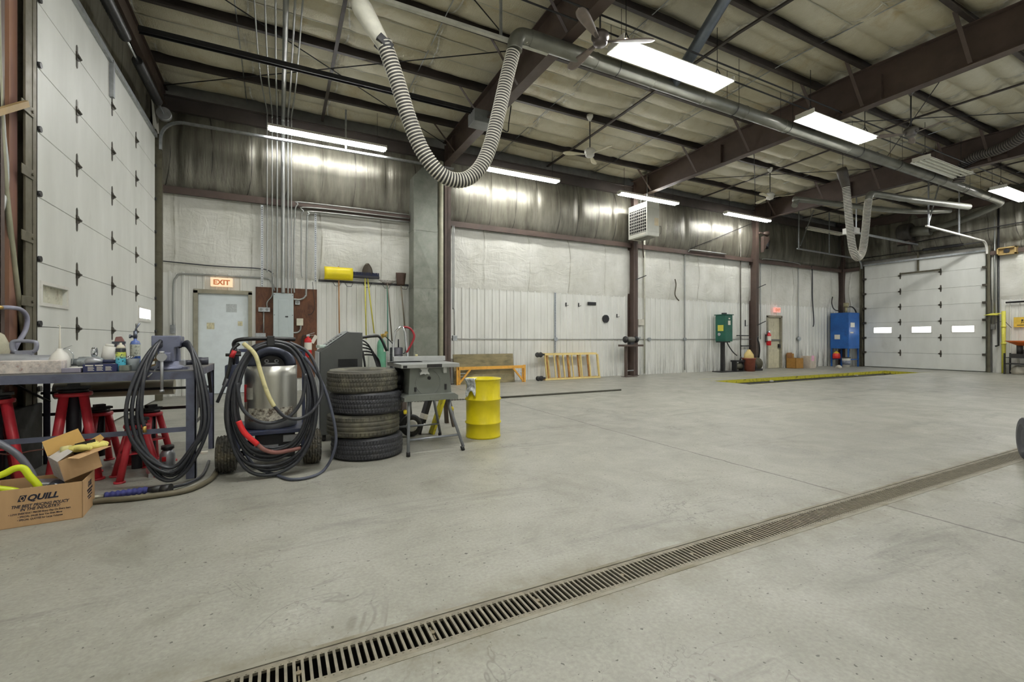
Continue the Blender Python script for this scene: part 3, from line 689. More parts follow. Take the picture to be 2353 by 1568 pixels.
hp = [(1.22, 5.98, 5.02), (1.38, 5.98, 4.6), (1.55, 5.98, 4.1), (1.74, 5.98, 3.7), (2.0, 5.98, 3.44), (2.3, 5.98, 3.42), (2.55, 5.98, 3.62), (2.72, 5.98, 3.98), (2.86, 5.98, 4.5), (2.98, 5.98, 5.0), (3.09, 5.98, 5.42)]
t = thing('exhaust_hose', 'large ribbed exhaust hose hanging in a U loop, white cone at its end', 'exhaust hose', (2.1, 5.98, 3.3), group='flexible exhaust hoses')
b, mm = flex('', hp, .105); b.to('flexible_hose', mm, t, world=True)
b = MB(); d = Vector((.96, 5.98, 5.36)); e_ = Vector((1.22, 5.98, 4.98)); dd_ = (e_ - d).normalized()
b.tube([d - dd_ * .14, d - dd_ * .12, d - dd_ * .06, d, d + (e_ - d) * .5, e_], lambda t_, i_: (.05, .09, .118, .125, .108, .088)[i_], 22); b.to('nozzle_cone', M('white_nozzle', L(226, 224, 208), .5, bump=.1), t, world=True)
b = MB(); b.at(e_, ry=.6); b.box((-.1, -.1, -.05), (.1, .1, .05)); b.off(); b.to('clamp_bracket', BLACK, t, world=True, bev=.006)
b = MB(); b.cyl((.92, 5.98, 5.42), (.9, 5.98, 6.5), .006, n=6); b.to('hanging_cord', PAPER, t, world=True)
t = thing('exhaust_hose', 'smaller distant ribbed exhaust hose hanging in a U loop before the far door', 'exhaust hose', (14.5, 7.2, 3.4), group='flexible exhaust hoses')
hx = [(13.95, 7.0, 5.45), (14.05, 7.0, 4.9), (14.15, 7.0, 4.3), (14.3, 7.0, 3.72), (14.55, 7.0, 3.5), (14.8, 7.0, 3.72), (14.95, 7.0, 4.3), (15.05, 7.0, 4.9), (15.12, 7.0, 5.2)]
b, mm = flex('', hx, .095); b.to('flexible_hose', mm, t, world=True)
b = MB(); b.tube([(13.72, 7.0, 5.86), (13.78, 7.0, 5.78), (13.95, 7.0, 5.42)], lambda t_, i_: (.12, .13, .1)[i_], 18); b.to('nozzle_cone', M('dark_nozzle', L(86, 80, 74), .5), t, world=True)
b = MB(); b.cyl((13.8, 7.0, 5.8), (13.8, 7.0, 6.5), .006, n=6); b.to('hanging_cord', BLACK, t, world=True)
t = thing('branch_duct', 'thin sheet metal branch duct feeding the distant exhaust hose', 'duct', (15.1, 7.0, 5.2))
b = MB(); b.tube(spline([(15.12, 7.0, 5.2), (15.16, 6.98, 5.34), (15.35, 6.95, 5.4), (16.5, 6.8, 5.4)], 6) + [Vector((19.6, 6.3, 5.42))], .09, 18); b.to('pipe', DUCT, t, world=True)
t = tag(MB().tube(spline([(13.6, 8.2, 5.15), (13.75, 8.2, 5.32), (14.0, 8.15, 5.36), (18.0, 7.4, 5.36), (20.0, 6.9, 5.5)], 6), .08, 18).to('branch_duct', DUCT), 'thin branch duct with a bent open end, lower of the two by the distant hose', 'duct')
t = thing('flexible_duct', 'dark flexible duct curling over the roof beam by the unlit fixture', 'duct', (16.9, 5.3, 5.9))
b, mm = flex('', [(16.78, 5.6, 5.55), (16.72, 5.5, 5.92), (16.6, 5.2, 6.08), (16.4, 4.7, 6.06), (16.2, 4.3, 6.12), (15.9, 3.9, 6.3)], .13, .06, 18, M('duct_rib_dark', L(104, 98, 90), .5), M('duct_fabric_dark', L(50, 46, 44), .6)); b.to('flexible_hose', mm, t, world=True)
# extraction blower on the far wall
t = thing('extraction_blower', 'dark round extraction blower high on the far end wall', 'blower', (22.6, 9.2, 5.1))
b = MB(); b.lathe([(.1, -.2), (.34, -.2), (.36, -.16), (.36, .16), (.34, .2), (.1, .2)], 28, (22.6, 9.15, 5.5), 'Y'); b.to('fan_casing', M('blower_dark', L(58, 54, 50), .5), t, world=True)
b = MB(); b.cyl((22.6, 9.0, 5.5), (22.6, 8.35, 5.45), .2, n=22); b.to('intake_collar', DUCT, t, world=True)
b = MB(); b.box((22.4, 8.95, 5.06), (22.9, 9.35, 5.14)); b.box((22.86, 9.1, 4.7), (22.9, 9.2, 5.1)); b.to('bracket', STEELBROWN, t, world=True)

# ------------------------------------------------------------------ unit heater
t = thing('unit_heater', 'white gas unit heater hanging high on the second wall column', 'heater', (10.1, 10.58, 4.41))
HW = M('heater_white', L(218, 218, 208), .4, var=.05)
b = MB(); b.box((0, 0, 0), (.5, .84, .12)); b.box((0, 0, .86), (.5, .84, 1.04)); b.box((.03, 0, .12), (.5, .84, .86)); b.box((0, 0, .12), (.03, .05, .86)); b.box((0, .79, .12), (.03, .84, .86)); b.to('casing', HW, t, bev=.008)
b = MB(); b.box((.012, .05, .12), (.02, .79, .86)); b.to('grille_shade_sheet', BLACK, t)  # black sheet standing in for the shade behind the grille
b = MB()
for k in range(8): b.box((-.006, .05, .135 + k * .095), (.012, .79, .15 + k * .095))
for k in range(1, 9): b.box((-.002, .05 + k * .082 - .004, .12), (.01, .05 + k * .082 + .004, .86))
b.to('grille', HW, t)
b = MB()
for k in range(9): b.box((.12, .1 + k * .07, -.02), (.46, .13 + k * .07, 0))
b.to('burner_tray', M('burner_grey', L(140, 138, 130), .5), t)
b = MB(); b.box((-.008, .09, .04), (-.001, .33, .085)); b.to('badge', PAPER, t)
b = MB(); b.box((.3, -.006, .32), (.47, -.001, .56)); b.to('label_sheet', M('label_buff', L(224, 210, 180), .6), t)
b = MB()
for q_ in ((.1, .1), (.4, .7)): b.cyl((q_[0], q_[1], 1.04), (q_[0], q_[1], 2.0), .008, n=6)
b.to('hanger_rod', GALV, t)
b = MB(); b.tube(spline([(.62, .3, 1.6), (.62, .3, .5), (.6, .3, .2), (.5, .3, .16)], 5), .014, 8); b.tube(spline([(.5, .1, .25), (.62, .05, .35), (.6, .05, .1), (.5, .1, .06)], 5), .008, 6); b.to('gas_pipe', BLACK, t)
b = MB(); b.bar((.5, .75, .02), (.9, 1.1, -.45), .03, .03); b.to('stay_bar', STEELBROWN, t)

# thin conduits linking the ridge fixtures
for dy, lab in ((-.12, 'thin dark conduit linking the ridge lights, on the viewer side'), (.14, 'thin dark conduit linking the ridge lights, on the long wall side')):
    tag(MB().cyl((2.2, 5.45 + dy, 5.93), (21.0, 5.45 + dy, 5.93), .014, n=7).to('conduit', BLACK), lab, 'conduit')
# ------------------------------------------------------------------ long wall: doors, electrics, tools
YW = Y1
def mandoor(name, xa, xb, zt, slab, jamb):
    r = thing(name, None, None, ((xa + xb) / 2, YW, 0)); struct(r)
    b = MB(); f = .055
    b.box((xa - .02, YW - .03, 0), (xa + f, YW + .2, zt)); b.box((xb - f, YW - .03, 0), (xb + .02, YW + .2, zt)); b.box((xa - .02, YW - .03, zt - f), (xb + .02, YW + .2, zt + .03)); b.to('door_frame', jamb, r, world=True)
    b = MB(); b.box((xa + f, YW + .06, .01), (xb - f, YW + .105, zt - f)); s = b.to('door_slab', slab, r, world=True, bev=.003)
    return r
DS = M('door_paint', L(228, 236, 238), .42, var=.05); DJ = M('door_jamb', L(150, 146, 128), .5, var=.15)
r = mandoor('door_3', D3[0] + .03, D3[1] - .02, 2.25, DS, DJ)
b = MB(); yd = YW + .06
for x0_, z0_, x1_, z1_ in ((-1.36, 1.42, -1.22, 1.56), (-.78, 1.5, -.69, 1.6)): b.box((x0_, yd - .004, z0_), (x1_, yd - .0005, z1_))
b.to('notice', M('notice_yellow', L(206, 200, 166), .6, var=.3, scale=30), r, world=True)
b = MB(); b.box((-1.0, yd - .003, 1.8), (-.8, yd - .0005, 1.98)); b.to('notice_residue', M('residue', L(190, 196, 196), .7, var=.15, scale=40), r, world=True)
b = MB(); b.cyl((-.62, yd - .03, 1.2), (-.62, yd, 1.2), .03, n=14); b.cyl((-.62, yd - .06, 1.02), (-.62, yd, 1.02), .032, n=14); b.to('door_knob', CHROME, r, world=True)
DS2 = M('door_paint_cream', L(206, 200, 172), .5, var=.1, dirt=L(140, 132, 108), damt=.5, dscale=3)
r = mandoor('door_4', D4[0] + .03, D4[1] - .03, 2.15, DS2, DJ)
b = MB(); yd = YW + .06
for zz, hh in ((1.75, .25), (1.2, .45), (.2, .6)):
    for xx in (17.9, 18.25): b.box((xx, yd - .006, zz), (xx + .26, yd - .001, zz + hh))
b.to('raised_panel', DS2, r, world=True, bev=.004)
b = MB(); b.box((17.82, yd - .07, 1.14), (18.62, yd - .03, 1.2)); b.to('panic_bar', M('panic_bar_grey', L(110, 108, 104), .4, .5), r, world=True, bev=.01)
b = MB(); b.box((18.52, yd - .08, .84), (18.6, yd, 1.0)); b.to('door_handle', BLACK, r, world=True, bev=.01)
# exit signs
def exitsign(label, c, w_, h_, lit, dp=.09):
    t = thing('exit_sign', label, 'exit sign', c)
    MB().cbox((0, 0, h_ / 2), (w_, dp, h_)).to('housing', lit, t, bev=.004)
    text('EXIT', h_ * .78, M('exit_letter_red', L(244, 150, 96), .5), t, (0, -dp / 2 - .001, h_ * .22), (PI / 2, 0, 0), bold=.006, align='CENTER')
    MB().box((-.02, dp / 2, h_ * .3), (.02, dp / 2 + .06, h_ * .7)).to('mounting_bracket', BLACK, t)
exitsign('pale orange EXIT sign above the pale blue man door on the left', (-1.07, YW - .1, 2.34), .4, .19, EM('exit_face_warm', L(250, 214, 176), .55))
exitsign('pink red EXIT sign above the far cream man door', (18.2, YW - .12, 2.3), .34, .2, EM('exit_face_red', L(255, 176, 164), .5))

# perforated channel, conduits
def strut(label, x, z0, z1, yy=YW - .06, wdt=.042):
    t = thing('perforated_strut', label, 'strut', (x, yy, z0), group=None)
    b = MB(); b.box((-wdt / 2, 0, 0), (wdt / 2, .04, z1 - z0)); b.to('channel', GALV, t)
    b = MB(); n = int((z1 - z0) / .05)
    for k in range(n): b.box((-.008, -.002, .015 + k * .05), (.008, -.0005, .04 + k * .05))
    b.to('slots', BLACK, t)
strut('perforated metal strut left of the conduits above the plywood board', -.3, 2.37, 4.2, YW - .17)
strut('perforated metal strut right of the conduits, above the tool rail', .8, 2.55, 4.15, YW - .17)
strut('dark perforated strut on the ribbed wall above the yellow frames', 7.52, .75, 2.62, YW - .05, .05)
EMT = M('conduit_steel', L(158, 160, 156), .38, .6, var=.1)
def pipe(name, label, cat, pts, r, mat=EMT, sub=5, group=None, sp=True):
    return tag(MB().tube(spline(pts, sub) if sp else [Vector(p) for p in pts], r, 9).to(name, mat), label, cat, group)
yc = YW - .2
def riser(label, x, r, z0, yend, dx=0, yy=yc):
    zt = 6.22
    pipe('conduit', label, 'conduit', [(x, yy, z0), (x, yy, z0 + .3), (x, yy, 4.2), (x, yy, 5.95), (x, yy - .06, 6.16), (x, yy - .25, zt), (x + dx, 9.5, zt + .06), (x + dx, yend, zt + .1)], r, group='conduits rising from the electrical panel')
riser('thick galvanised conduit rising from the electrical panel, widest of the bundle', .12, .042, 2.25, 3.5)
riser('thin conduit left of the thick one over the electrical panel', .0, .016, 2.25, 5.0, -.02)
riser('thin conduit just right of the thick one over the electrical panel', .22, .018, 2.25, 4.0, .02)
riser('second thin conduit right of the thick one over the electrical panel', .29, .014, 2.25, 4.4, .05)
riser('thin conduit farthest left of the bundle, ending above the plywood board', -.1, .014, 2.6, 5.5, -.06)
riser('thin dark conduit dropping past the left perforated strut', -.2, .012, 2.7, 5.2, -.1)
pipe('conduit', 'conduit bending sideways into the right flank of the electrical panel', 'conduit', [(.335, yc + .02, 2.12), (.48, yc + .02, 2.12), (.58, yc + .02, 2.2), (.6, yc + .02, 2.4), (.62, yc, 3.9), (.66, yc, 4.1), (.85, yc, 4.18), (3.0, yc, 4.2)], .02)
pipe('conduit', 'conduit hooking over the brown girt right of the panel bundle', 'conduit', [(.35, yc, 2.26), (.34, yc, 2.6), (.36, yc, 4.0), (.42, yc - .01, 4.3), (.6, yc - .02, 4.36), (3.0, yc - .02, 4.38)], .016)
pipe('conduit', 'thin conduit with a small hook above the tool rail', 'conduit', [(.52, yc, 2.62), (.5, yc, 2.8), (.5, yc, 3.95), (.54, yc - .01, 4.15), (.7, yc - .02, 4.26), (3.0, yc - .03, 4.28)], .014)
pipe('conduit', 'conduit looping over the pale blue man door down to a small fitting', 'conduit', [(-.05, YW - .06, 2.3), (-.12, YW - .06, 2.5), (-.25, YW - .06, 2.58), (-1.0, YW - .06, 2.58), (-1.75, YW - .06, 2.58), (-1.88, YW - .06, 2.5), (-1.93, YW - .06, 2.3), (-1.94, YW - .06, 1.45)], .02)
tag(MB().box((-1.98, YW - .1, 1.32), (-1.9, YW - .02, 1.5)).to('switch_box', GALV, bev=.006), 'small metal fitting at the lower end of the conduit left of the man door', 'switch')
pipe('cable', 'dark cable sagging across the white insulation over the man door', 'cable', [(X0 + .05, YW - .1, 2.82), (-1.2, YW - .1, 2.78), (-.3, YW - .12, 2.78), (-.08, YW - .14, 2.68)], .012, HOSE)
# plywood board with panel and boxes
g = N('stained_plywood'); cx = g.mix(g.rng(g.noise(5, (1.6, 1, .6), 8, .7, 1.2), .35, .65), L(74, 48, 36), L(116, 78, 54)); cx = g.mix(g.rng(g.noise(11, detail=8, rough=.75), .62, .72, 0, .8), cx, L(166, 122, 84)); PLY = g.set(cx, .6, 0, .3)
tag(MB().box((-.43, YW - .045, .3), (.84, YW - .024, 2.38)).to('plywood_board', PLY), 'stained dark plywood board behind the electrical panel', 'board')
PANG = M('panel_grey', L(186, 196, 196), .42, var=.04)
t = thing('electrical_panel', 'tall grey electrical breaker panel on the plywood board', 'electrical panel', (.128, YW - .05, 1.2))
MB().box((-.207, -.13, 0), (.207, 0, 1.05)).to('cabinet', PANG, t, bev=.006)
d_ = MB().box((-.1, -.138, .06), (.1, -.13, .9)).to('door', PANG, t, bev=.003)
MB().box((.035, -.144, .5), (.095, -.137, .53)).to('latch', BLACK, d_)
b = MB()
for xx in (-.185, .185):
    for zz in (.03, .55, 1.01): b.cyl((xx, -.134, zz), (xx, -.128, zz), .009, n=8)
b.to('screw', BLACK, t)
def obox(label, x, z, w_, h_, m=GALV, dp=.06, cat='outlet box'):
    t = thing('outlet_box', label, cat, (x, YW - .046, z)); MB().box((-w_ / 2, -dp, 0), (w_ / 2, 0, h_)).to('box', m, t, bev=.005); return t
t = obox('double metal outlet box left of the electrical panel', -.26, 1.82, .23, .1)
for dx in (-.06, .055): MB().cyl((dx, -.066, .05), (dx, -.06, .05), .03, n=14).to('socket', M('socket_grey', L(120, 122, 120), .5), t)
t = obox('single metal outlet box right of the electrical panel', .42, 2.0, .1, .1); MB().cyl((0, -.066, .05), (0, -.06, .05), .032, n=14).to('socket', bpy.data.materials['socket_grey'], t)
t = obox('cream plastic junction box low on the plywood board', .47, 1.52, .14, .165, M('junction_cream', L(216, 212, 192), .5))
pipe('conduit', 'short conduit from the cream junction box into the panel', 'conduit', [(.49, YW - .08, 1.52), (.48, YW - .08, 1.42), (.42, YW - .08, 1.36), (.33, YW - .08, 1.35)], .018)
pipe('conduit', 'conduit jogging down into the double outlet box', 'conduit', [(-.2, YW - .08, 1.92), (-.2, YW - .08, 2.04), (-.1, YW - .08, 2.2), (-.1, YW - .08, 2.45), (-.1, YW - .14, 2.7)], .014)
pipe('conduit', 'vertical conduit below the double outlet box', 'conduit', [(-.27, YW - .08, 1.82), (-.27, YW - .08, 1.35)], .014, sp=False)
t = obox('grey twin outlet box at the foot of the plywood board', -.33, 1.25, .2, .09)
t = thing('wall_cable', 'thin dark cable hanging in a curve down the right side of the plywood board', 'cable', (.75, YW - .07, 1.8))
MB().tube(spline([(.74, YW - .1, 2.55), (.76, YW - .07, 2.3), (.79, YW - .06, 1.95), (.72, YW - .06, 1.8), (.64, YW - .06, 1.78)], 6), .006, 6).to('cable', BLACK, t, world=True)
# fire extinguishers
def extinguisher(label, loc, s=1.0):
    t = thing('fire_extinguisher', label, 'fire extinguisher', loc)
    MB().lathe([(0, 0), (.062 * s, .0), (.07 * s, .02 * s), (.07 * s, .33 * s), (.06 * s, .375 * s), (.025 * s, .4 * s), (.022 * s, .43 * s), (0, .43 * s)], 20).to('cylinder', M('extinguisher_red', L(204, 26, 32), .3, var=.05) if 'extinguisher_red' not in bpy.data.materials else bpy.data.materials['extinguisher_red'], t)
    b = MB(); b.cyl((0, 0, .15 * s), (0, 0, .3 * s), .0712 * s, n=20, caps=False); b.to('label_band', PAPER, t)
    b = MB(); b.box((-.03 * s, -.02 * s, .42 * s), (.03 * s, .02 * s, .46 * s)); b.bar((-.02 * s, 0, .455 * s), (.12 * s, 0, .5 * s), .025 * s, .01 * s); b.bar((-.02 * s, 0, .44 * s), (.11 * s, 0, .45 * s), .025 * s, .008 * s); b.to('valve_handle', CHROME, t)
    b = MB(); b.tube(spline([(-.03 * s, 0, .44 * s), (-.1 * s, -.01, .42 * s), (-.11 * s, -.01, .28 * s), (-.09 * s, -.01, .12 * s)], 6), .011 * s, 8); b.to('hose', BLACK, t)
    b = MB(); b.box((-.03 * s, .06 * s, .1 * s), (.03 * s, .1 * s, .36 * s)); b.to('wall_bracket', BLACK, t)
    return t
t = extinguisher('red fire extinguisher with a white paper tag below the plywood board', (.64, YW - .16, .78), 1.15)
b = MB(); b.at((.13, -.03, .42), ry=.5); b.box((-.04, -.003, -.1), (.04, 0, .1)); b.off(); b.to('inspection_tag', PAPER, t)
extinguisher('red fire extinguisher on the wall beside the far cream man door', (17.62, YW - .15, .95), 1.25)

# tool rail and hanging tools
WOODH = M('ash_handle', L(176, 132, 88), .5, var=.15, scale=20, stretch=(1, 1, .1)); WOODG = M('grey_handle', L(118, 108, 92), .6, var=.2, scale=20, stretch=(1, 1, .1))
yr = YW - .06
t = thing('tool_rail', 'black tool rail with wire hooks along the ribbed wall', 'tool rack', (1.95, yr, 2.58))
MB().box((.87, yr - .02, 2.57), (3.02, yr + .02, 2.62)).to('rail', BLACK, t, world=True)
for xx in (1.28, 1.55, 1.98, 2.45, 2.9):
    b = MB(); b.tube([(xx - .11, yr - .03, 2.6), (xx - .05, yr - .1, 2.48), (xx + .05, yr - .1, 2.48), (xx + .11, yr - .03, 2.6)], .007, 6); b.to('hook', BLACK, t, world=True)
ty = yr - .1
def tool(name, label, cat, x, z0, z1, x1=None, mat=WOODH, r=.016):
    t = thing(name, label, cat, (x, ty, z0)); x1 = x if x1 is None else x1
    MB().cyl((x1 - x, 0, 0), (0, 0, z1 - z0), r, n=10).to('handle', mat, t); return t
t = tool('snow_pusher', 'yellow bladed snow pusher hung head up with a wooden handle', 'snow pusher', 1.31, 1.1, 2.95, 1.33)
b = MB(); b.grid(lambda u, v: (-.32 + .64 * u, -.02 - .07 * math.sin(PI * v) , 1.52 + .3 * v), 8, 6); b.to('blade', M('pusher_yellow', L(236, 214, 24), .4, var=.06), t, solid=.008)
t = tool('push_broom', 'blue headed push broom hung head up beside the yellow snow pusher', 'broom', 1.92, 1.2, 2.7, 1.95, M('yellow_handle', L(214, 206, 96), .45))
MB().box((-.34, -.05, 1.5), (.34, .05, 1.56)).to('head', M('broom_black', L(40, 40, 46), .6), t, bev=.008)
b = MB(); random.seed(3)
for i in range(60):
    for j in (-.035, 0, .035):
        xx = -.33 + .66 * i / 59; b.bar((xx, j, 1.55), (xx + random.uniform(-.015, .015), j * 1.3, 1.64), .009, .009)
b.to('bristles', M('broom_bristle_blue', L(48, 54, 78), .8), t)
t = tool('round_shovel', 'round point shovel hung blade up behind the blue push broom', 'shovel', 1.98, 1.35, 2.72, 2.14, M('fibre_yellow', L(206, 196, 70), .45), .015)
b = MB(); b.grid(lambda u, v: ((u - .5) * .26 * (1 - .75 * v ** 3), .03 - .05 * math.cos((u - .5) * 2.2), 1.4 + .32 * v), 8, 8); b.to('blade', M('shovel_brown', L(66, 58, 46), .5, .3), t, solid=.004)
t = tool('leaf_rake', 'wire rake with grey handle hung between the broom and the square shovel', 'rake', 2.46, 1.15, 2.62, 2.58, WOODG)
b = MB()
for i in range(11):
    a = -.5 + i * .1; b.tube([(0, 0, 1.4), (a * .25, -.01, 1.47), (a * .42, -.03, 1.53), (a * .42, -.07, 1.51)], .006, 5)
b.to('tines', STEELBROWN, t)
t = tool('square_shovel', 'rusty square blade shovel hung blade up at the right end of the rail', 'shovel', 2.8, 1.3, 2.62, 2.92, WOODG)
b = MB(); b.grid(lambda u, v: ((u - .5) * (.2 + .06 * v), .02 - .04 * math.cos((u - .5) * 2.4) - .02 * v, 1.27 + .32 * v), 6, 6); b.to('blade', M('rusty_blade', L(78, 60, 50), .55, .3, var=.3), t, solid=.004)
tool('long_handle', 'thin green handle standing against the ribbed wall behind the gas cylinder', 'handle', 2.46, .9, 2.55, 2.48, M('green_handle', L(40, 112, 92), .45), .012)
# sheet metal duct beside the first column
g = N('duct_sheet'); cx = g.mix(g.rng(g.noise(2.4, detail=8, rough=.7), .35, .65), L(112, 116, 106), L(142, 144, 134)); cx = g.mix(g.rng(g.noise(3, (1, 1, .7), 8, .75, .8), .58, .7, 0, .6), cx, L(74, 74, 66)); DSH = g.set(cx, .4, .45, .5)
t = thing('sheet_metal_duct', 'tall square grey sheet metal duct beside the first brown column', 'duct', (3.36, 11.5, 0))
for z0_, z1_ in ((.35, 1.52), (1.54, 2.5), (2.52, 3.95), (3.97, 5.3)):
    b = MB(); zc = (z0_ + z1_) / 2; p = [(-.32, -.2), (.3, -.2), (.3, .25), (-.32, .25)]
    b.box((-.32, -.2, z0_), (.3, .25, z1_))
    i = [b.V((-.32, -.201, z0_)), b.V((.3, -.201, z0_)), b.V((.3, -.201, z1_)), b.V((-.32, -.201, z1_)), b.V((-.01, -.215, zc))]
    for k in range(4): b.F((i[k], i[(k + 1) % 4], i[4]))
    b.to('duct_section', DSH, t)
b = MB()
for zz in (.35, 1.53, 2.51, 3.96): b.box((-.33, -.21, zz - .012), (.31, .25, zz + .012))
b.to('seam_flange', DSH, t)
b = MB(); b.prism([(-.32, 5.3), (.3, 5.3), (.3, 5.55), (-.1, 5.55)], -.2, .25, 'XZ'); b.to('top_transition', DSH, t)
tag(MB().cyl((3.77, 11.38, 0), (3.77, 11.38, 5.8), .07, n=16).to('vertical_pipe', M('pale_pipe', L(176, 174, 152), .5, var=.15, dirt=L(120, 116, 96), damt=.5, dscale=3)), 'pale vertical pipe between the grey sheet metal duct and the first column', 'pipe')
pipe('conduit', 'pair of conduit drops on the first brown column ending in a small box', 'conduit', [(4.16, 11.45, 4.2), (4.16, 11.45, 2.2), (4.14, 11.44, 2.05), (4.12, 11.45, 2.2), (4.12, 11.45, 4.2)], .013)
tag(MB().box((4.12, 11.42, 1.16), (4.24, 11.5, 1.3)).to('outlet_box', GALV, bev=.006), 'metal outlet box at the foot of the conduit on the first column', 'outlet box')
pipe('conduit', 'short vertical conduit above the outlet box on the first column', 'conduit', [(4.18, 11.46, 1.28), (4.18, 11.46, 2.0)], .012, sp=False)
pipe('conduit', 'long thin horizontal conduit at eye height along the ribbed wall', 'conduit', [(4.2, YW - .05, 1.21), (7.5, YW - .05, 1.2), (10.4, YW - .05, 1.2), (14.0, YW - .05, 1.2), (16.95, YW - .05, 1.2)], .013)
for x_, lab in ((7.52, 'round metal junction box on the eye height conduit below the dark strut'), (13.0, 'metal junction box on the eye height conduit left of the green cabinet'), (11.3, 'metal junction box right of the bench grinder')):
    tag(MB().cyl((x_, YW - .1, 1.2), (x_, YW - .03, 1.2), .06, n=16).to('junction_box', GALV), lab, 'junction box')
pipe('conduit', 'vertical conduit left of the green cabinet rising to the brown girt', 'conduit', [(13.0, YW - .06, 0.1), (13.0, YW - .06, 1.2), (13.0, YW - .06, 4.0), (13.0, YW - .08, 4.2), (13.1, YW - .16, 4.36), (13.3, YW - .2, 4.4), (15.0, YW - .2, 4.4)], .022)
pipe('gas_pipe', 'pale vertical pipe below the unit heater down to the floor', 'pipe', [(11.05, YW - .1, 0.05), (11.05, YW - .1, 4.7)], .03, M('pale_pipe_paint', L(190, 188, 172), .5), sp=False)
pipe('conduit', 'dark vertical conduit right of the green cabinet', 'conduit', [(16.0, YW - .08, 0.4), (16.0, YW - .08, 6.0)], .02, M('dark_conduit', L(96, 92, 84), .5, .4), sp=False)
pipe('conduit', 'vertical conduit right of the far cream man door', 'conduit', [(19.75, YW - .06, .1), (19.75, YW - .06, 1.2), (19.75, YW - .06, 4.0), (19.7, YW - .1, 4.25), (19.5, YW - .18, 4.4), (17.4, YW - .18, 4.42), (17.25, YW - .1, 4.3), (17.2, YW - .08, 4.0), (17.2, YW - .08, 1.2)], .02)
pipe('hanging_lead', 'dark cord hanging down the wall between the far door and the blue tank', 'cord', [(20.5, YW - .17, 4.35), (20.65, YW - .12, 4.1), (20.7, YW - .1, 3.0), (20.8, YW - .1, 2.0), (20.75, YW - .1, 1.75)], .022, HOSE)
tag(MB().cyl((19.75, YW - .12, 1.22), (19.75, YW - .04, 1.22), .09, n=16).to('junction_box', GALV), 'round box on the vertical conduit right of the far man door', 'junction box')
# odd hooks and fittings on the ribbed wall
def hook(label, px, py, w_=.05, h_=.12):
    p = onY(px, py, YW - .03); t = thing('wall_hook', label, 'hook', (p.x, p.y, p.z - h_ / 2))
    b = MB(); b.box((-.012, -.006, 0), (.012, .02, h_)); b.bar((0, -.006, .01), (.02, -.09, .03), .016, .012); b.to('hook', BLACK, t)
hook('small dark L hook on the ribbed wall, left of a pair near the dark strut', 1301, 700); hook('small dark L hook on the ribbed wall, right of a pair near the dark strut', 1330, 701); hook('tiny hook on the ribbed wall above the bench grinder', 1418, 726); hook('L hook on the ribbed wall right of the green cabinet', 1713, 743, h_=.25)
for i, (py_, lab) in enumerate(((627, 'coat peg sticking out of the second column, upper'), (650, 'peg sticking out of the third column at mid height'), (748, 'peg sticking out of the third column near the green cabinet'))):
    xx = (10.46, 16.68, 16.68)[i]; p = onY(0, py_, 11.5); zz = (3.15, 3.2, 1.75)[i]
    tag(MB().bar((xx, 11.5, zz), (xx + .4, 11.42, zz + .16), .035, .025).to('wall_peg', BLACK), lab, 'peg')
p = onY(1356, 698, YW - .03); tag(MB().box((p.x - .1, YW - .06, p.z - .05), (p.x + .22, YW - .02, p.z + .05)).to('towel_bracket', BLACK, bev=.01), 'flat dark bracket on the ribbed wall with a drip stain below', 'bracket')
p = onY(1391, 733, YW - .03); tag(MB().cyl((p.x, YW - .07, p.z), (p.x, YW - .02, p.z), .13, n=10).to('cable_gland', BLACK), 'round black rubber fitting on the ribbed wall left of the second column', 'fitting')
p = onY(1469, 741, YW - .05); tag(MB().box((p.x - .1, YW - .12, p.z - .1), (p.x + .15, YW - .02, p.z + .1)).to('thermostat_box', M('thermo_white', L(206, 202, 188), .5), bev=.008), 'white thermostat box on the wall just right of the second column', 'thermostat')
p = onY(1550, 655, YW - .12); tag(MB().tube(spline([(p.x, YW - .14, p.z + .2), (p.x + .05, YW - .14, p.z), (p.x, YW - .14, p.z - .35), (p.x + .2, YW - .13, p.z - .55)], 5), .02, 6).to('rope_end', M('old_rope', L(84, 78, 64), .8)), 'short dark rope end hanging on the white insulation', 'rope')
# floodlights on third column
t = thing('floodlight', 'brown floodlight bracket on the third column under the roof', 'floodlight', (16.85, 11.4, 4.6))
b = MB(); b.prism([(0, 0), (.35, .5), (.35, .62), (0, .62)], -.06, .06, 'XZ'); b.to('bracket', STEELBROWN, t); b = MB(); b.cyl((.38, 0, .5), (.2, 0, .2), .05, .11, 14); b.to('lamp_head', BLACK, t)
t = thing('horn_speaker', 'small cone fitting above the floodlight on the third column', 'speaker', (16.9, 11.42, 5.35)); b = MB(); b.cyl((0, 0, .0), (.22, -.05, 0), .03, .12, 14); b.to('horn', STEELBROWN, t); MB().box((-.2, -.03, -.03), (.02, .03, .03)).to('arm', STEELBROWN, t)
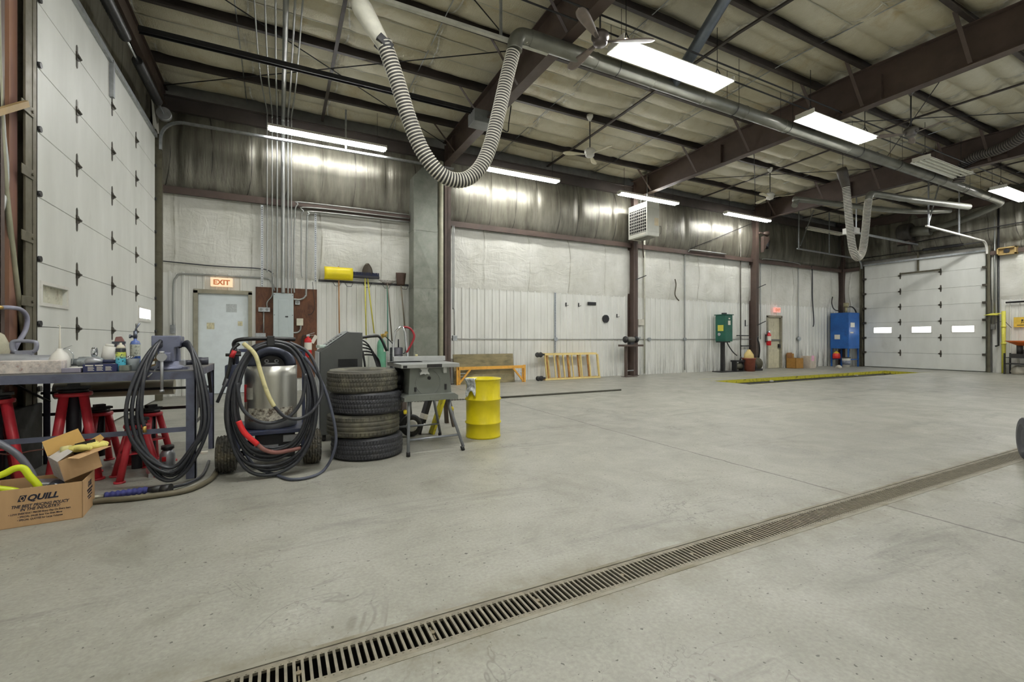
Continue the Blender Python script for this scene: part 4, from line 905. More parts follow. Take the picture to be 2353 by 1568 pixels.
# ------------------------------------------------------------------ workbench and what lies on it
BLUESTEEL = M('blue_grey_steel', L(98, 102, 122), .42, .35, var=.2, scale=8, dirt=L(60, 54, 52), damt=.5)
BX0, BX1, BY0, BY1, BZ = -2.02, -.62, 4.75, 6.02, .935
t = thing('workbench', 'blue grey steel workbench with a vise, standing before the big left door', 'workbench', ((BX0 + BX1) / 2, (BY0 + BY1) / 2, 0))
MB().box((BX0, BY0, BZ - .008), (BX1, BY1, BZ)).to('bench_top', M('bench_top_steel', L(128, 126, 128), .45, .4, var=.25, scale=6, dirt=L(90, 82, 72), damt=.6), t, world=True)
b = MB(); b.box((BX0, BY0, BZ - .075), (BX1, BY0 + .006, BZ - .008)); b.box((BX0, BY1 - .006, BZ - .07), (BX1, BY1, BZ - .008)); b.box((BX1 - .006, BY0, BZ - .07), (BX1, BY1, BZ - .008)); b.box((BX0, BY0, BZ - .07), (BX0 + .006, BY1, BZ - .008)); b.to('apron', BLUESTEEL, t, world=True)
for lx, ly in ((BX1 - .075, BY0 + .006), (BX1 - .05, BY1 - .056), (BX0 + .01, BY0 + .006), (BX0 + .02, BY1 - .056)):
    w_ = .07 if ly < 5 else .05
    b = MB(); b.box((lx, ly, 0), (lx + w_, ly + .008, BZ - .008)); b.box((lx + w_ - .008 if lx > -1 else lx, ly, 0), (lx + w_ if lx > -1 else lx + .008, ly + w_, BZ - .008)); b.to('leg', BLUESTEEL, t, world=True)
b = MB(); b.box((BX0, BY0 + .012, .41), (BX1 - .06, BY0 + .018, .45)); b.to('front_rail', BLUESTEEL, t, world=True)
b = MB(); b.box((BX0, BY1 - .03, .455), (BX1, BY1 - .024, .485)); b.box((BX1 - .02, BY0 + .02, .455), (BX1 - .014, BY1, .485)); b.cyl((BX0, BY1 - .04, .68), (BX1 + .0, BY1 - .04, .68), .014, n=8); b.to('rear_rail', BLACK, t, world=True)
for p_, q_ in (((BX1 - .02, BY0 + .08, .48), (BX1 - .02, BY0 + .5, BZ - .02)), ((BX1 - .02, BY1 - .1, .62), (BX1 - .02, BY1 - .36, BZ - .02)), ((BX0 + .01, BY0 + .4, BZ - .02), (BX0 + .06, BY1 - .05, .6))): MB().bar(p_, q_, .03, .006).to('brace', BLACK, t, world=True)
b = MB(); b.cyl((-1.95, BY1 + .06, .69), (-.99, BY1 + .06, .69), .083, n=26); 
tag(b.to('material_roll', M('roll_beige', L(164, 158, 138), .5, var=.06)), 'long beige roll held on the rail along the back of the workbench', 'roll')
bt = BZ + .001
def on(px, py): return onZ(px, py, bt)
# brick
g = N('scuffed_block'); c = g.mix(g.rng(g.noise(14, detail=8, rough=.75), .4, .62), L(226, 216, 208), L(176, 170, 168)); c = g.mix(g.rng(g.noise(30, detail=6, rough=.7), .6, .7), c, L(150, 104, 92)); g.bump(g.noise(40, detail=5), .5, .006); BRICKM = g.set(c, .8)
tag(MB().box((-1.87, 4.79, bt), (-1.5, 4.9, bt + .1)).to('block', BRICKM, bev=.006), 'long pale scuffed block lying along the bench front edge', 'block')
# portable tool with D handle
t = thing('power_tool', 'grey metal power tool with a D shaped handle behind the pale block', 'power tool', (-1.82, 5.1, bt))
b = MB(); b.lathe([(.0, -.2), (.05, -.19), (.068, -.15), (.07, .02), (.055, .06), (.055, .17), (.04, .2), (0, .2)], 20, (0, 0, .08), 'X'); b.to('motor_body', ALU, t)
b = MB(); b.tube(spline([(-.06, 0, .165), (-.075, 0, .225), (-.05, 0, .25), (.05, 0, .245), (.07, 0, .225), (.06, 0, .17), (.0, 0, .16)], 6, True), .015, 10, closed=True); b.box((-.05, -.022, .12), (.05, .022, .168)); b.to('handle', M('handle_grey', L(150, 152, 166), .35, .4), t)
b = MB(); b.box((-.17, -.05, 0), (.17, .05, .02)); b.to('base_plate', ALU, t)
b = MB(); b.tube(spline([(.17, .02, .05), (.24, .02, .1), (.22, .02, .13), (.14, .02, .12)], 5), .008, 7); b.to('guard', CHROME, t)
# oil can
t = thing('oil_can', 'white pump oil can with a long thin spout on the workbench', 'oil can', (-1.56, 4.95, bt))
MB().lathe([(0, 0), (.062, 0), (.066, .01), (.066, .1), (.06, .12), (.045, .15), (.022, .175), (.02, .19), (0, .19)], 24).to('body', WHITEP, t)
b = MB(); b.tube([(0, 0, .185), (0, 0, .22), (.0, 0, .36), (.002, 0, .372), (-.006, 0, .378), (-.014, 0, .374)], lambda t_, i: (.009, .008, .004, .0035, .003, .002)[i], 8); b.to('spout', PAPER, t)
b = MB(); b.tube(spline([(.02, 0, .185), (.055, 0, .18), (.08, 0, .13), (.075, 0, .06)], 5), .005, 6); b.bar((.025, 0, .19), (.075, 0, .215), .014, .004); b.to('trigger', CHROME, t)
tag(MB().box((-1.5, 4.78, bt), (-1.385, 4.86, bt + .036)).to('steel_bar_block', M('block_lilac', L(146, 142, 158), .45, .3), bev=.005), 'small grey metal block on the front edge of the workbench', 'block')
# boxes
t = thing('carton', 'dark blue flat carton with white print on the workbench', 'box', (-1.27, 4.83, bt))
NAVY = M('navy_card', L(42, 48, 92), .5)
MB().box((-.105, -.04, 0), (.105, .04, .062)).to('box', NAVY, t, bev=.002)
b = MB()
for k in range(3):
    for j in range(4): b.box((-.075 + k * .055, -.0415, .012 + j * .009), (-.035 + k * .055 - (j % 2) * .006, -.0402, .016 + j * .009))
b.box((-.09, -.0415, .05), (-.04, -.0402, .058)); b.box((-.03, -.0415, .05), (.02, -.0402, .058)); b.to('print', PAPER, t)
tag(MB().box((-1.155, 4.8, bt), (-1.085, 4.87, bt + .05)).to('steel_wool_pack', M('pack_grey', L(120, 124, 116), .4, .3, var=.3, scale=30), bev=.006), 'small grey pack beside the dark blue carton', 'pack')
# air tools
t = thing('air_motor', 'silver cylindrical air motor lying behind the dark blue carton', 'air tool', (-1.4, 4.98, bt))
b = MB(); b.lathe([(.0, -.11), (.03, -.11), (.03, -.06), (.045, -.05), (.047, .07), (.03, .1), (0, .1)], 18, (0, 0, .075), 'X'); b.to('body', M('silver_tool', L(178, 186, 190), .3, .6), t)
b = MB(); b.lathe([(.02, -.012), (.042, -.012), (.042, .012), (.02, .012)], 16, (.04, .02, .155), 'X', close=True); b.to('collar', CHROME, t); MB().box((-.06, -.03, 0), (.06, .03, .04)).to('cradle', ALU, t)
t = thing('air_ratchet', 'air ratchet with a blue black grip resting on the dark blue carton', 'air tool', (-1.28, 4.87, bt + .063))
b = MB(); b.cyl((-.02, 0, .02), (.12, .01, .016), .015, n=12); b.to('grip', M('grip_navy', L(46, 52, 84), .5), t); b = MB(); b.lathe([(0, -.1), (.02, -.1), (.034, -.07), (.034, -.04), (.018, -.01), (.015, .01)], 14, (0, 0, .022), 'X'); b.to('head', ALU, t); MB().cyl((.12, .01, .016), (.16, .012, .016), .01, n=10).to('air_fitting', CHROME, t)
tag(MB().lathe([(0, -.06), (.018, -.06), (.022, -.04), (.022, .05), (.008, .07), (.008, .085), (0, .085)], 14, (-1.42, 4.86, bt + .022), 'X').to('small_bottle', WHITEP), 'small white bottle lying on its side left of the dark blue carton', 'bottle')
t = thing('canister', 'white canister tipped toward a clamp in the middle of the workbench', 'canister', (-1.3, 5.05, bt)); b = MB(); b.at((0, 0, .035), ry=.15); b.cyl((0, 0, 0), (0, 0, .17), .042, n=18); b.cyl((0, 0, .17), (0, 0, .19), .03, n=14); b.off(); b.to('body', WHITEP, t); MB().box((-.05, -.05, 0), (.06, .05, .03)).to('stand', ALU, t)
t = thing('pipe_clamp', 'grey pipe clamp standing upright behind the air ratchet', 'clamp', (-1.22, 5.08, bt))
b = MB(); b.cyl((0, 0, 0), (0, 0, .23), .014, n=10); b.to('bar', M('clamp_grey', L(120, 126, 138), .4, .5), t); b = MB(); b.box((-.045, -.012, .225), (.045, .012, .245)); b.box((-.035, -.012, .17), (-.02, .012, .225)); b.box((.02, -.012, .17), (.035, .012, .225)); b.bar((-.06, 0, .12), (.03, 0, .2), .018, .014); b.to('jaw', M('clamp_dark', L(80, 84, 92), .4, .5), t)
t = thing('spare_parts', 'small heap of loose silver metal parts left of the spray can', 'metal parts', (-1.17, 5.0, bt)); tag(t, kind='stuff')
b = MB(); random.seed(5)
for i in range(12):
    p = Vector((random.uniform(-.05, .06), random.uniform(-.07, .07), random.uniform(.01, .11) * (1 - i / 30))); b.cyl(p, p + Vector((random.uniform(-.05, .05), random.uniform(-.04, .04), random.uniform(-.01, .03))), random.uniform(.008, .022), n=9)
b.to('parts', CHROME, t)
t = thing('sanding_file', 'body file with a worn red and blue handle leaning upright on the bench', 'file', (-1.22, 5.22, bt)); b = MB(); b.at((0, 0, 0), ry=-.12); b.prism([(-.03, 0), (.03, 0), (.034, .1), (.034, .25), (.02, .29), (-.02, .29), (-.034, .25), (-.034, .1)], -.012, .012, 'XZ'); b.off(); b.to('board', M('file_red', L(136, 96, 92), .5, var=.3, scale=9, dirt=L(110, 126, 178), damt=.9, dscale=5, dthr=.5), t, bev=.005)
# spray can
t = thing('spray_can', 'blue and lime aerosol spray can on the workbench', 'spray can', (-1.155, 4.86, bt))
g = N('spray_label'); x, y, z = g.xyz(); c = g.mix(g.rng(z, .1, .13, 0, 1), L(88, 188, 214), L(196, 206, 92)); c = g.mix(g.rng(g.noise(60, detail=3), .56, .6), c, L(40, 70, 80)); c = g.mix(g.rng(z, .155, .16, 0, 1), c, L(34, 38, 46)); SPR = g.set(c, .3)
MB().lathe([(0, 0), (.032, 0), (.034, .006), (.034, .185), (.03, .19)], 22).to('can', SPR, t); MB().lathe([(.031, .188), (.029, .2), (.018, .218), (.008, .222), (.008, .235), (0, .236)], 18).to('cap', M('can_cap_cream', L(214, 208, 188), .5), t)
# torch
t = thing('propane_torch', 'blue propane torch cylinder standing behind the spray can', 'torch', (-1.145, 5.25, bt))
g = N('torch_label'); x, y, z = g.xyz(); c = g.mix(g.rng(z, .11, .115, 0, 1), L(40, 78, 148), L(186, 190, 176)); c = g.mix(g.rng(z, .215, .22, 0, 1), c, L(88, 112, 178)); c = g.mix(g.rng(g.noise(50, detail=3), .58, .62, 0, .6), c, L(80, 84, 70)); TRC = g.set(c, .35)
MB().lathe([(0, 0), (.034, 0), (.038, .01), (.038, .22), (.03, .245), (.012, .255), (.012, .275), (0, .275)], 22).to('cylinder', TRC, t)
b = MB(); b.cyl((0, 0, .27), (0, 0, .34), .014, n=10); b.cyl((-.03, 0, .29), (.015, 0, .29), .01, n=8); b.tube([(0, 0, .33), (.005, 0, .36), (.03, 0, .41)], lambda t_, i: (.008, .007, .009)[i], 8); b.cyl((-.042, 0, .29), (-.03, 0, .29), .018, n=10); b.to('burner', M('burner_metal', L(104, 110, 122), .3, .7), t)
gl = N('clear_plastic'); gl.b.inputs['Transmission Weight'].default_value = .7; gl.b.inputs['IOR'].default_value = 1.2; CLEAR = gl.set(L(214, 222, 224), .25)
tag(MB().lathe([(0, 0), (.04, 0), (.047, .1), (.044, .1), (.038, .004), (0, .004)], 22, (-1.085, 4.9, bt)).to('plastic_cup', CLEAR), 'clear plastic cup between the spray can and the hanging hose', 'cup')
t = thing('wood_scrap', 'wood offcuts tucked behind the vise', 'wood offcuts', (-.97, 5.1, bt)); MB().at((0, .03, .03), ry=-.25, rz=.3).box((-.07, -.03, -.012), (.09, .03, .012)).to('offcut', M('scrap_pine', L(198, 168, 112), .6), t); MB().at((0, 0, .012), rz=-.2).box((-.08, -.04, -.012), (.07, .04, .012)).to('offcut', M('scrap_dark', L(112, 92, 70), .6), t); MB().at((-.02, .0, .075), ry=-.35).box((-.07, -.02, -.01), (.06, .02, .01)).to('offcut', M('scrap_mid', L(160, 130, 90), .6), t)
t = thing('impact_gun', 'black air impact gun lying at the right end of the workbench', 'air tool', (-.72, 5.5, bt)); b = MB(); b.cyl((-.02, 0, .045), (.1, .02, .045), .04, n=14); b.cyl((-.12, -.01, .03), (-.02, 0, .035), .025, n=12); b.to('body', M('gun_black', L(54, 56, 66), .4), t); b = MB(); b.bar((.04, 0, .04), (.0, -.12, .025), .03, .035); b.to('grip', BLACK, t); MB().cyl((-.16, -.013, .03), (-.12, -.01, .03), .014, n=10).to('anvil', BRASS, t)
tag(MB().box((-.86, 5.3, bt), (-.78, 5.36, bt + .07)).to('socket_holder', ALU, bev=.01), 'small silver socket behind the vise', 'socket')
# vise
VB = M('vise_blue', L(118, 122, 144), .42, .3, var=.14, dirt=L(70, 66, 74), damt=.5)
t = thing('bench_vise', 'blue grey bench vise bolted on the right end of the workbench', 'vise', (-.85, 4.93, bt))
b = MB(); b.lathe([(0, 0), (.12, 0), (.125, .012), (.11, .03), (.085, .04), (.08, .07), (0, .07)], 26); b.box((-.15, -.05, 0), (.15, .05, .02)); b.to('swivel_base', VB, t)
b = MB(); b.prism([(-.075, .06), (.075, .06), (.07, .2), (.1, .21), (.1, .29), (-.1, .29), (-.1, .21), (-.07, .2)], .02, .13, 'XZ'); b.to('fixed_jaw', VB, t, bev=.008)
b = MB(); b.prism([(-.055, .07), (.055, .07), (.06, .19), (.1, .2), (.1, .295), (-.1, .295), (-.1, .2), (-.06, .19)], -.09, .0, 'XZ'); b.prism([(-.045, .08), (.045, .08), (.045, .15), (-.045, .15)], -.16, .1, 'XZ'); b.to('moving_jaw', VB, t, bev=.008)
b = MB(); b.box((-.1, -.01, .25), (.1, .0, .29)); b.box((-.1, .012, .25), (.1, .022, .29)); b.to('jaw_plate', ALU, t)
b = MB(); b.cyl((0, -.22, .115), (0, -.15, .115), .024, n=16); b.cyl((0, -.25, .115), (0, -.22, .115), .034, n=18); b.to('screw_head', ALU, t)
b = MB(); b.cyl((0, -.235, .15), (0, -.235, -.16), .011, n=10); b.cyl((0, -.235, -.175), (0, -.235, -.155), .017, n=10); b.cyl((0, -.235, .145), (0, -.235, .165), .017, n=10); b.to('handle_bar', ALU, t)
b = MB(); b.cyl((-.04, -.14, .03), (-.1, -.2, -.05), .006, n=8); b.to('lock_lever', CHROME, t)
# coil of air hose hanging on the vise
random.seed(11)
pts = []
for k in range(6):
    wl_, wr_, zb_, yy = .175 + .03 * (k % 3) , .2 + .025 * ((k * 2) % 3), .04 + .11 * ((k * 3) % 4) / 3, 4.63 - .018 * (k % 3)
    cx = -.785
    pts += [(cx - .1, 4.84, 1.19 - .01 * k), (cx - wl_ * .8, 4.72, 1.03), (cx - wl_ - .03, yy, .72), (cx - wl_ - .02, yy, .45), (cx - wl_ * .55, yy, zb_ + .09), (cx + .02, yy, zb_), (cx + wr_ * .62, yy, zb_ + .13), (cx + wr_ + .02, yy, .5), (cx + wr_ * .86, 4.7, .9), (cx + .1, 4.84, 1.17 - .01 * k), (cx, 4.99, 1.13 + .002 * k)]
pts += [(-.93, 4.8, 1.12), (-.96, 4.66, .9), (-.97, 4.62, .62), (-.95, 4.62, .5)]
t = thing('air_hose', 'coil of dark air hose hanging over the vise in front of the bench', 'hose', (-.82, 4.66, .04))
MB().tube(spline(pts, 7), .014, 8).to('hose', HOSE, t, world=True); MB().cyl((-.95, 4.62, .5), (-.947, 4.62, .45), .014, n=10).to('coupling', BRASS, t, world=True)

# ------------------------------------------------------------------ jack stands under and around the bench
JRED = M('jack_red', L(196, 52, 64), .36, var=.22, dirt=L(150, 92, 98), damt=.5, dscale=5)
def jack(label, x, y, h, rt, rb, rz=.5, col=True, tr=.034):
    t = thing('jack_stand', label, 'jack stand', (x, y, 0), rz, 'red jack stands')
    MB().lathe([(.0, h - .03), (rt, h - .03), (rt + .004, h - .015), (rt, h), (0, h)], 26).to('top_plate', JRED, t)
    for k in range(4):
        a = PI / 4 + k * PI / 2; c, s = math.cos(a), math.sin(a)
        l_ = MB().cyl((c * rt * .72, s * rt * .72, h - .03), (c * rb, s * rb, .012), tr, n=14).to('leg', JRED, t); MB().cyl((c * rb, s * rb, 0), (c * rb, s * rb, .014), tr * 1.5, n=16).to('foot_pad', JRED, l_)
    zr = h * .48; rr = rt * .72 + (rb - rt * .72) * .52; b = MB(); P = [(math.cos(PI / 4 + k * PI / 2) * rr, math.sin(PI / 4 + k * PI / 2) * rr, zr) for k in range(4)]
    for k in range(4): b.bar(P[k], P[(k + 1) % 4], .03, .012)
    b.prism([(p[0], p[1]) for p in P], zr - .006, zr + .006, 'XY'); b.to('brace_plate', JRED, t)
    MB().cyl((0, 0, h * .16), (0, 0, h + .02), rt * .42, n=18).to('column', M('column_black', L(48, 48, 56), .5, .3) if 'column_black' not in bpy.data.materials else bpy.data.materials['column_black'], t)
    b = MB(); b.cyl((0, 0, h), (0, 0, h + .03), rt * .8, n=20); b.box((-rt * .9, -.04, h + .03), (rt * .9, .04, h + .05)); b.box((-.04, -.03, h + .05), (.04, .03, h + .075)); b.to('saddle', BLACK, t)
    return t
t = jack('large red jack stand at the left picture edge under the bench, with a white label', -1.95, 4.98, .735, .115, .2, .45)
MB().at((-.018, -.128, .49), rx=.0).box((-.024, -.037, -.07), (.024, -.03, .07)).to('warning_label', PAPER, t)
jack('large red jack stand behind the small open carton', -1.55, 5.2, .745, .12, .205, .3)
jack('low red jack stand behind and right of the large middle stand', -1.52, 5.72, .5, .1, .17, .6, tr=.028)
jack('low red jack stand left of the front bench leg, with a round top', -1.09, 5.05, .46, .09, .185, .35, tr=.027)
jack('low red jack stand behind another near the front bench leg', -1.09, 5.55, .49, .09, .17, .75, tr=.027)
t = thing('power_tool', 'grey and red tool lying on the floor behind the hanging hose', 'power tool', (-.95, 5.05, 0))
b = MB(); b.lathe([(0, 0), (.055, 0), (.06, .02), (.06, .12), (.045, .15), (.03, .17), (0, .17)], 18, (.06, .1, .03)); b.to('motor_body', ALU, t); b = MB(); b.cyl((.02, .0, .05), (-.01, -.06, .06), .035, n=14); b.cyl((-.01, -.06, .06), (-.025, -.09, .065), .045, n=14); b.to('gear_head', CHROME, t); MB().box((-.04, -.1, 0), (.12, .06, .035)).to('foot', ALU, t); MB().box((.03, .03, .1), (.06, .06, .14)).to('switch', RED, t)
b = MB(); b.cyl((.06, .1, .2), (.06, .1, .23), .05, n=16); b.to('vent_cap', BLACK, t)

# ------------------------------------------------------------------ printed cardboard box with its contents
CARD = M('cardboard', L(196, 160, 118), .75, var=.06, scale=20, stretch=(1, 1, .2)); CARD2 = M('cardboard_warm', L(204, 164, 96), .75, var=.06)
rzq = math.radians(4.5); FR = Vector((-1.163, 4.053, 0)); Rq = Matrix.Rotation(rzq, 3, 'Z'); qc = FR + Rq @ Vector((-.24, .16, 0))
t = thing('cardboard_box', 'open printed cardboard box on the floor, full of tools and gloves', 'box', qc, rzq)
b = MB(); w_, d_, h_, k_ = .24, .16, .245, .004
b.box((-w_, -d_, 0), (w_, d_, k_)); b.box((-w_, -d_, 0), (w_, -d_ + k_, h_)); b.box((-w_, d_ - k_, 0), (w_, d_, h_)); b.box((-w_, -d_, 0), (-w_ + k_, d_, h_)); b.box((w_ - k_, -d_, 0), (w_, d_, h_)); b.to('carton', CARD, t)
fr = (PI / 2, 0, 0); yq = -d_ - .0006
text('QUILL', .052, INK, t, (.045, yq, .162), fr, shear=.3, bold=.0022, align='CENTER', sx=1.02)
b = MB(); b.prism([(-.07, .161), (-.038, .161), (-.025, .2), (-.057, .2)], yq - .0004, yq, 'XZ'); b.to('logo_mark', INK, t); b = MB(); b.at((-.0475, yq - .0006, .1805), ry=.3); b.tube([(.009 * math.cos(a), 0, .014 * math.sin(a)) for a in [k * PI / 10 for k in range(20)]], .0022, 5, closed=True); b.bar((-.002, 0, -.006), (.004, 0, -.024), .001, .003); b.to('logo_ring', CARD, t)
text('THE BEST PRICING POLICY', .026, INK, t, (.035, yq, .122), fr, shear=.3, bold=.0007, align='CENTER', sx=.86)
text('IN THE INDUSTRY:', .026, INK, t, (.035, yq, .1), fr, shear=.3, bold=.0007, align='CENTER', sx=.86)
text('\u2022 LOW EVERYDAY PRICES Every Day On Every Item', .0165, INK, t, (.035, yq, .078), fr, shear=.1, bold=.0003, align='CENTER', sx=.8)
text('\u2022 SPECIAL SALES Save You Even More', .0165, INK, t, (.035, yq, .058), fr, shear=.1, bold=.0003, align='CENTER', sx=.8)
text('\u2022 SPECIAL QUOTES for Large Volumes', .0165, INK, t, (.035, yq, .038), fr, shear=.1, bold=.0003, align='CENTER', sx=.8)
sr = (PI / 2, 0, PI / 2); xq = w_ + .0006
text('QUILL', .05, INK, t, (xq, .02, .17), sr, shear=.3, bold=.0016, align='CENTER', sx=.7)
text('THE BEST PRICING POLICY', .02, INK, t, (xq, .02, .14), sr, shear=.3, bold=.0005, align='CENTER', sx=.6)
text('IN THE INDUSTRY:', .02, INK, t, (xq, .02, .12), sr, shear=.3, bold=.0005, align='CENTER', sx=.6)
text('LOW EVERYDAY PRICES', .016, INK, t, (xq, .02, .098), sr, align='CENTER', sx=.7); text('SPECIAL SALES', .016, INK, t, (xq, .02, .08), sr, align='CENTER', sx=.7)
b = MB(); b.box((-w_ + .01, -d_ + .01, .01), (w_ - .01, d_ - .01, .15)); b.to('packing', M('dark_contents', L(60, 56, 52), .8), t)
# handsaw with lime handle standing in the box
LIME = M('lime_plastic', L(214, 228, 40), .4, var=.04)
sw = thing('hand_saw', 'hand saw with a lime green handle sticking out of the printed box', 'saw', qc + Rq @ Vector((-.115, -.1, .225)), rzq + .05, ry=.25)
b = MB(); o_ = [(-.15, .0), (-.12, .05), (-.03, .1), (.0, .145), (.03, .14), (.1, .045), (.12, .03), (.05, -.04), (.0, -.02)]
b.mi = 0
pts = spline([(-.16, 0, .055), (-.07, 0, .095), (-.02, 0, .14), (.02, 0, .145), (.06, 0, .1), (.12, 0, .035), (.1, 0, .0), (.06, 0, -.02), (.02, 0, .0), (-.06, 0, .01), (-.13, 0, .02)], 5, True)
b.tube(pts, .021, 12, closed=True); b.to('handle', LIME, sw); b = MB(); b.bar((-.13, 0, .01), (.07, 0, -.02), .02, .04); b.cyl((.085, -.02, .02), (.085, .02, .02), .006, n=10); b.to('handle_web', LIME, sw)
b = MB(); b.prism([(-.2, -.02), (.1, -.015), (.12, .0), (.16, -.09), (-.2, -.12)], -.001, .001, 'XZ'); b.to('blade', ALU, sw); b = MB(); b.prism([(-.24, .03), (-.2, .045), (.02, -.055), (-.03, -.08), (-.24, -.03)], -.03, -.02, 'XZ'); b.to('blade_cover', M('saw_navy', L(52, 54, 72), .5), sw)
# small open carton with gloves
cc = Vector((-1.255, 4.24, .345)); t = thing('small_carton', 'small torn open carton tilted on top of the printed box', 'box', cc, math.radians(33), ry=math.radians(-15), rx=math.radians(6))
b = MB(); a_, e_, h2 = .105, .085, .075; k_ = .003
b.box((-a_, -e_, -h2), (a_, e_, -h2 + k_)); b.box((-a_, -e_, -h2), (a_, -e_ + k_, h2)); b.box((-a_, e_ - k_, -h2), (a_, e_, h2)); b.box((a_ - k_, -e_, -h2), (a_, e_, h2)); b.to('carton', CARD, t)
MB().box((-a_ - .001, -e_, -h2), (-a_ + k_, e_, h2)).to('label_face', M('printed_label', L(172, 162, 170), .6, var=.12, scale=30, dirt=L(120, 150, 210), damt=.9, dscale=9, dthr=.62), t)
def flap(pl, m=CARD2):
    b = MB(); b.F([b.V(p) for p in pl]); b.to('flap', m, t, solid=.003)
flap([(-a_, e_, h2), (a_, e_, h2), (a_ - .01, e_ + .03, h2 + .11), (-a_ + .005, e_ + .03, h2 + .1)]); flap([(-a_, -e_, h2), (-a_, .06, h2), (-a_ + .085, .055, h2 + .03), (-a_ + .09, -e_ + .01, h2 + .03)], M('flap_white', L(206, 200, 196), .6, var=.08)); flap([(-a_ + .05, -e_, h2), (a_, -e_, h2), (a_ + .06, -e_ - .075, h2 + .0), (-a_ + .09, -e_ - .06, h2 - .01)], CARD); flap([(a_, -e_ + .03, h2), (a_, e_, h2), (a_ + .085, e_ - .02, h2 + .03), (a_ + .07, -e_ + .05, h2 + .03)], CARD2)
GL = M('glove_yellow', L(226, 214, 122), .75, var=.12, scale=18, bump=.3, bscale=30)
gq = thing('work_glove', 'pale yellow leather work gloves lying in the small open carton', 'gloves', cc + Vector((.04, -.0, .09)), math.radians(10), group=None)
b = MB(); b.ball((-.02, 0, 0), .062, 14, (1.1, .85, .42))
for k in range(4):
    yy = .045 - k * .03; b.tube(spline([(.02, yy * .8, .01), (.07, yy, .02 - .004 * k), (.115 + .008 * (k % 2), yy * 1.15, .012)], 5), lambda t_, i: .017 - .005 * max(0, t_ - .7) / .3, 9); b.ball((.117 + .008 * (k % 2), yy * 1.15, .012), .0125, 8)
b.tube(spline([(-.03, -.04, .005), (.0, -.075, .015), (.045, -.09, .01)], 5), .016, 9); b.ball((.045, -.09, .01), .015, 8); b.to('hand', GL, gq)
b = MB(); b.tube([(-.06, .0, .0), (-.085, .01, -.008), (-.1, .015, -.014)], lambda t_, i: (.03, .034, .038)[i], 14); b.to('cuff', M('glove_cuff', L(206, 198, 140), .8), gq)
b = MB(); b.bar((.0, .06, -.01), (.1, .03, .02), .035, .02); b.to('second_glove', M('glove_tan', L(216, 190, 96), .75), gq)
t = thing('strap_bundle', 'bundle of black straps standing at the back of the small carton', 'strap', cc + Vector((.02, .05, .06)), -.3)
for k in range(3): MB().at((0, .012 * k - .01, .02 + .006 * k), ry=-.25).box((-.05, -.004, -.03), (.08, .004, .03)).to('strap', BLACK, t, bev=.002)
tag(MB().lathe([(.03, 0), (.042, .03), (.046, .07), (.04, .072), (.036, .03), (.02, .004)], 20, qc + Rq @ Vector((.075, -.09, .2)), 'Y').to('rubber_boot', M('boot_rubber', L(48, 50, 62), .3)), 'black rubber cup lying in the printed box left of the small carton', 'rubber part')
b = MB(); b.at(qc + Rq @ Vector((.02, .02, .19)), rz=.4, ry=.2); b.box((-.05, -.08, -.05), (.06, .06, .05)); b.off(); tag(b.to('metal_bracket', ALU, bev=.01), 'grey metal part half hidden in the printed box beside the saw', 'metal part')
# thick hose arching in from the left
t = thing('suction_hose', 'thick grey hose arching down from the left edge into the printed box', 'hose', (-1.6, 4.4, .2))
MB().tube(spline([(-2.08, 4.45, .62), (-1.92, 4.44, .6), (-1.76, 4.43, .52), (-1.62, 4.42, .4), (-1.54, 4.41, .26), (-1.5, 4.38, .15)], 7), .021, 12).to('hose', M('hose_grey', L(96, 98, 108), .45, var=.15), t, world=True)
tag(MB().tube(spline([(-2.12, 4.5, .66), (-1.9, 4.9, .33), (-1.7, 4.95, .32), (-1.42, 4.95, .34)], 6), .006, 6).to('thin_cord', M('cord_rust', L(122, 84, 76), .6)), 'thin rusty wire running behind the printed box', 'wire')
# wand and hose on the floor
t = thing('spray_wand', 'pressure washer wand with a blue foam grip lying on the floor', 'spray wand', (-.95, 4.45, 0))
A_, B_ = onZ(228, 1142, .035), onZ(340, 1126, .035); C_ = onZ(392, 1124, .035)
MB().cyl(A_ + (A_ - B_) * .3, A_.lerp(B_, .1), .016, n=12).to('lance', M('lance_dirty', L(170, 164, 146), .4, .4), t, world=True)
gp = [A_.lerp(B_, .1 + .9 * i / 32) for i in range(33)]; MB().tube(gp, lambda t_, i: .028 if i % 4 in (1, 2) else .022, 12).to('foam_grip', M('foam_blue', L(58, 62, 124), .8), t, world=True)
b = MB(); b.cyl(B_, B_.lerp(C_, .6), .02, .034, 14); b.cyl(B_.lerp(C_, .6), C_, .034, .04, 14); b.to('trigger_grip', BLACK, t, world=True)
hp_ = [C_ + Vector((-.05, .02, 0))] + [onZ(px, py, .02) for px, py in ((430, 1112), (465, 1092), (480, 1060))]
t2 = [onZ(px, py, .022) for px, py in ((150, 1166), (225, 1152), (300, 1146), (380, 1136), (430, 1127), (465, 1113), (488, 1098), (500, 1078))]
tag(MB().tube(spline(t2, 7), .021, 10).to('water_hose', M('hose_mud', L(104, 98, 80), .6, var=.2)), 'thick muddy hose on the floor beside the blue grip wand', 'hose')
tag(MB().tube(spline(hp_, 7), .012, 8).to('wand_hose', HOSE), 'thin dark hose leading from the wand toward the washer', 'hose')
p = onZ(470, 1042); tag(MB().box((p.x - .03, p.y - .03, 0), (p.x + .03, p.y + .02, .02)).to('plastic_scrap', PAPER), 'small white scrap on the floor right of the workbench', 'scrap')

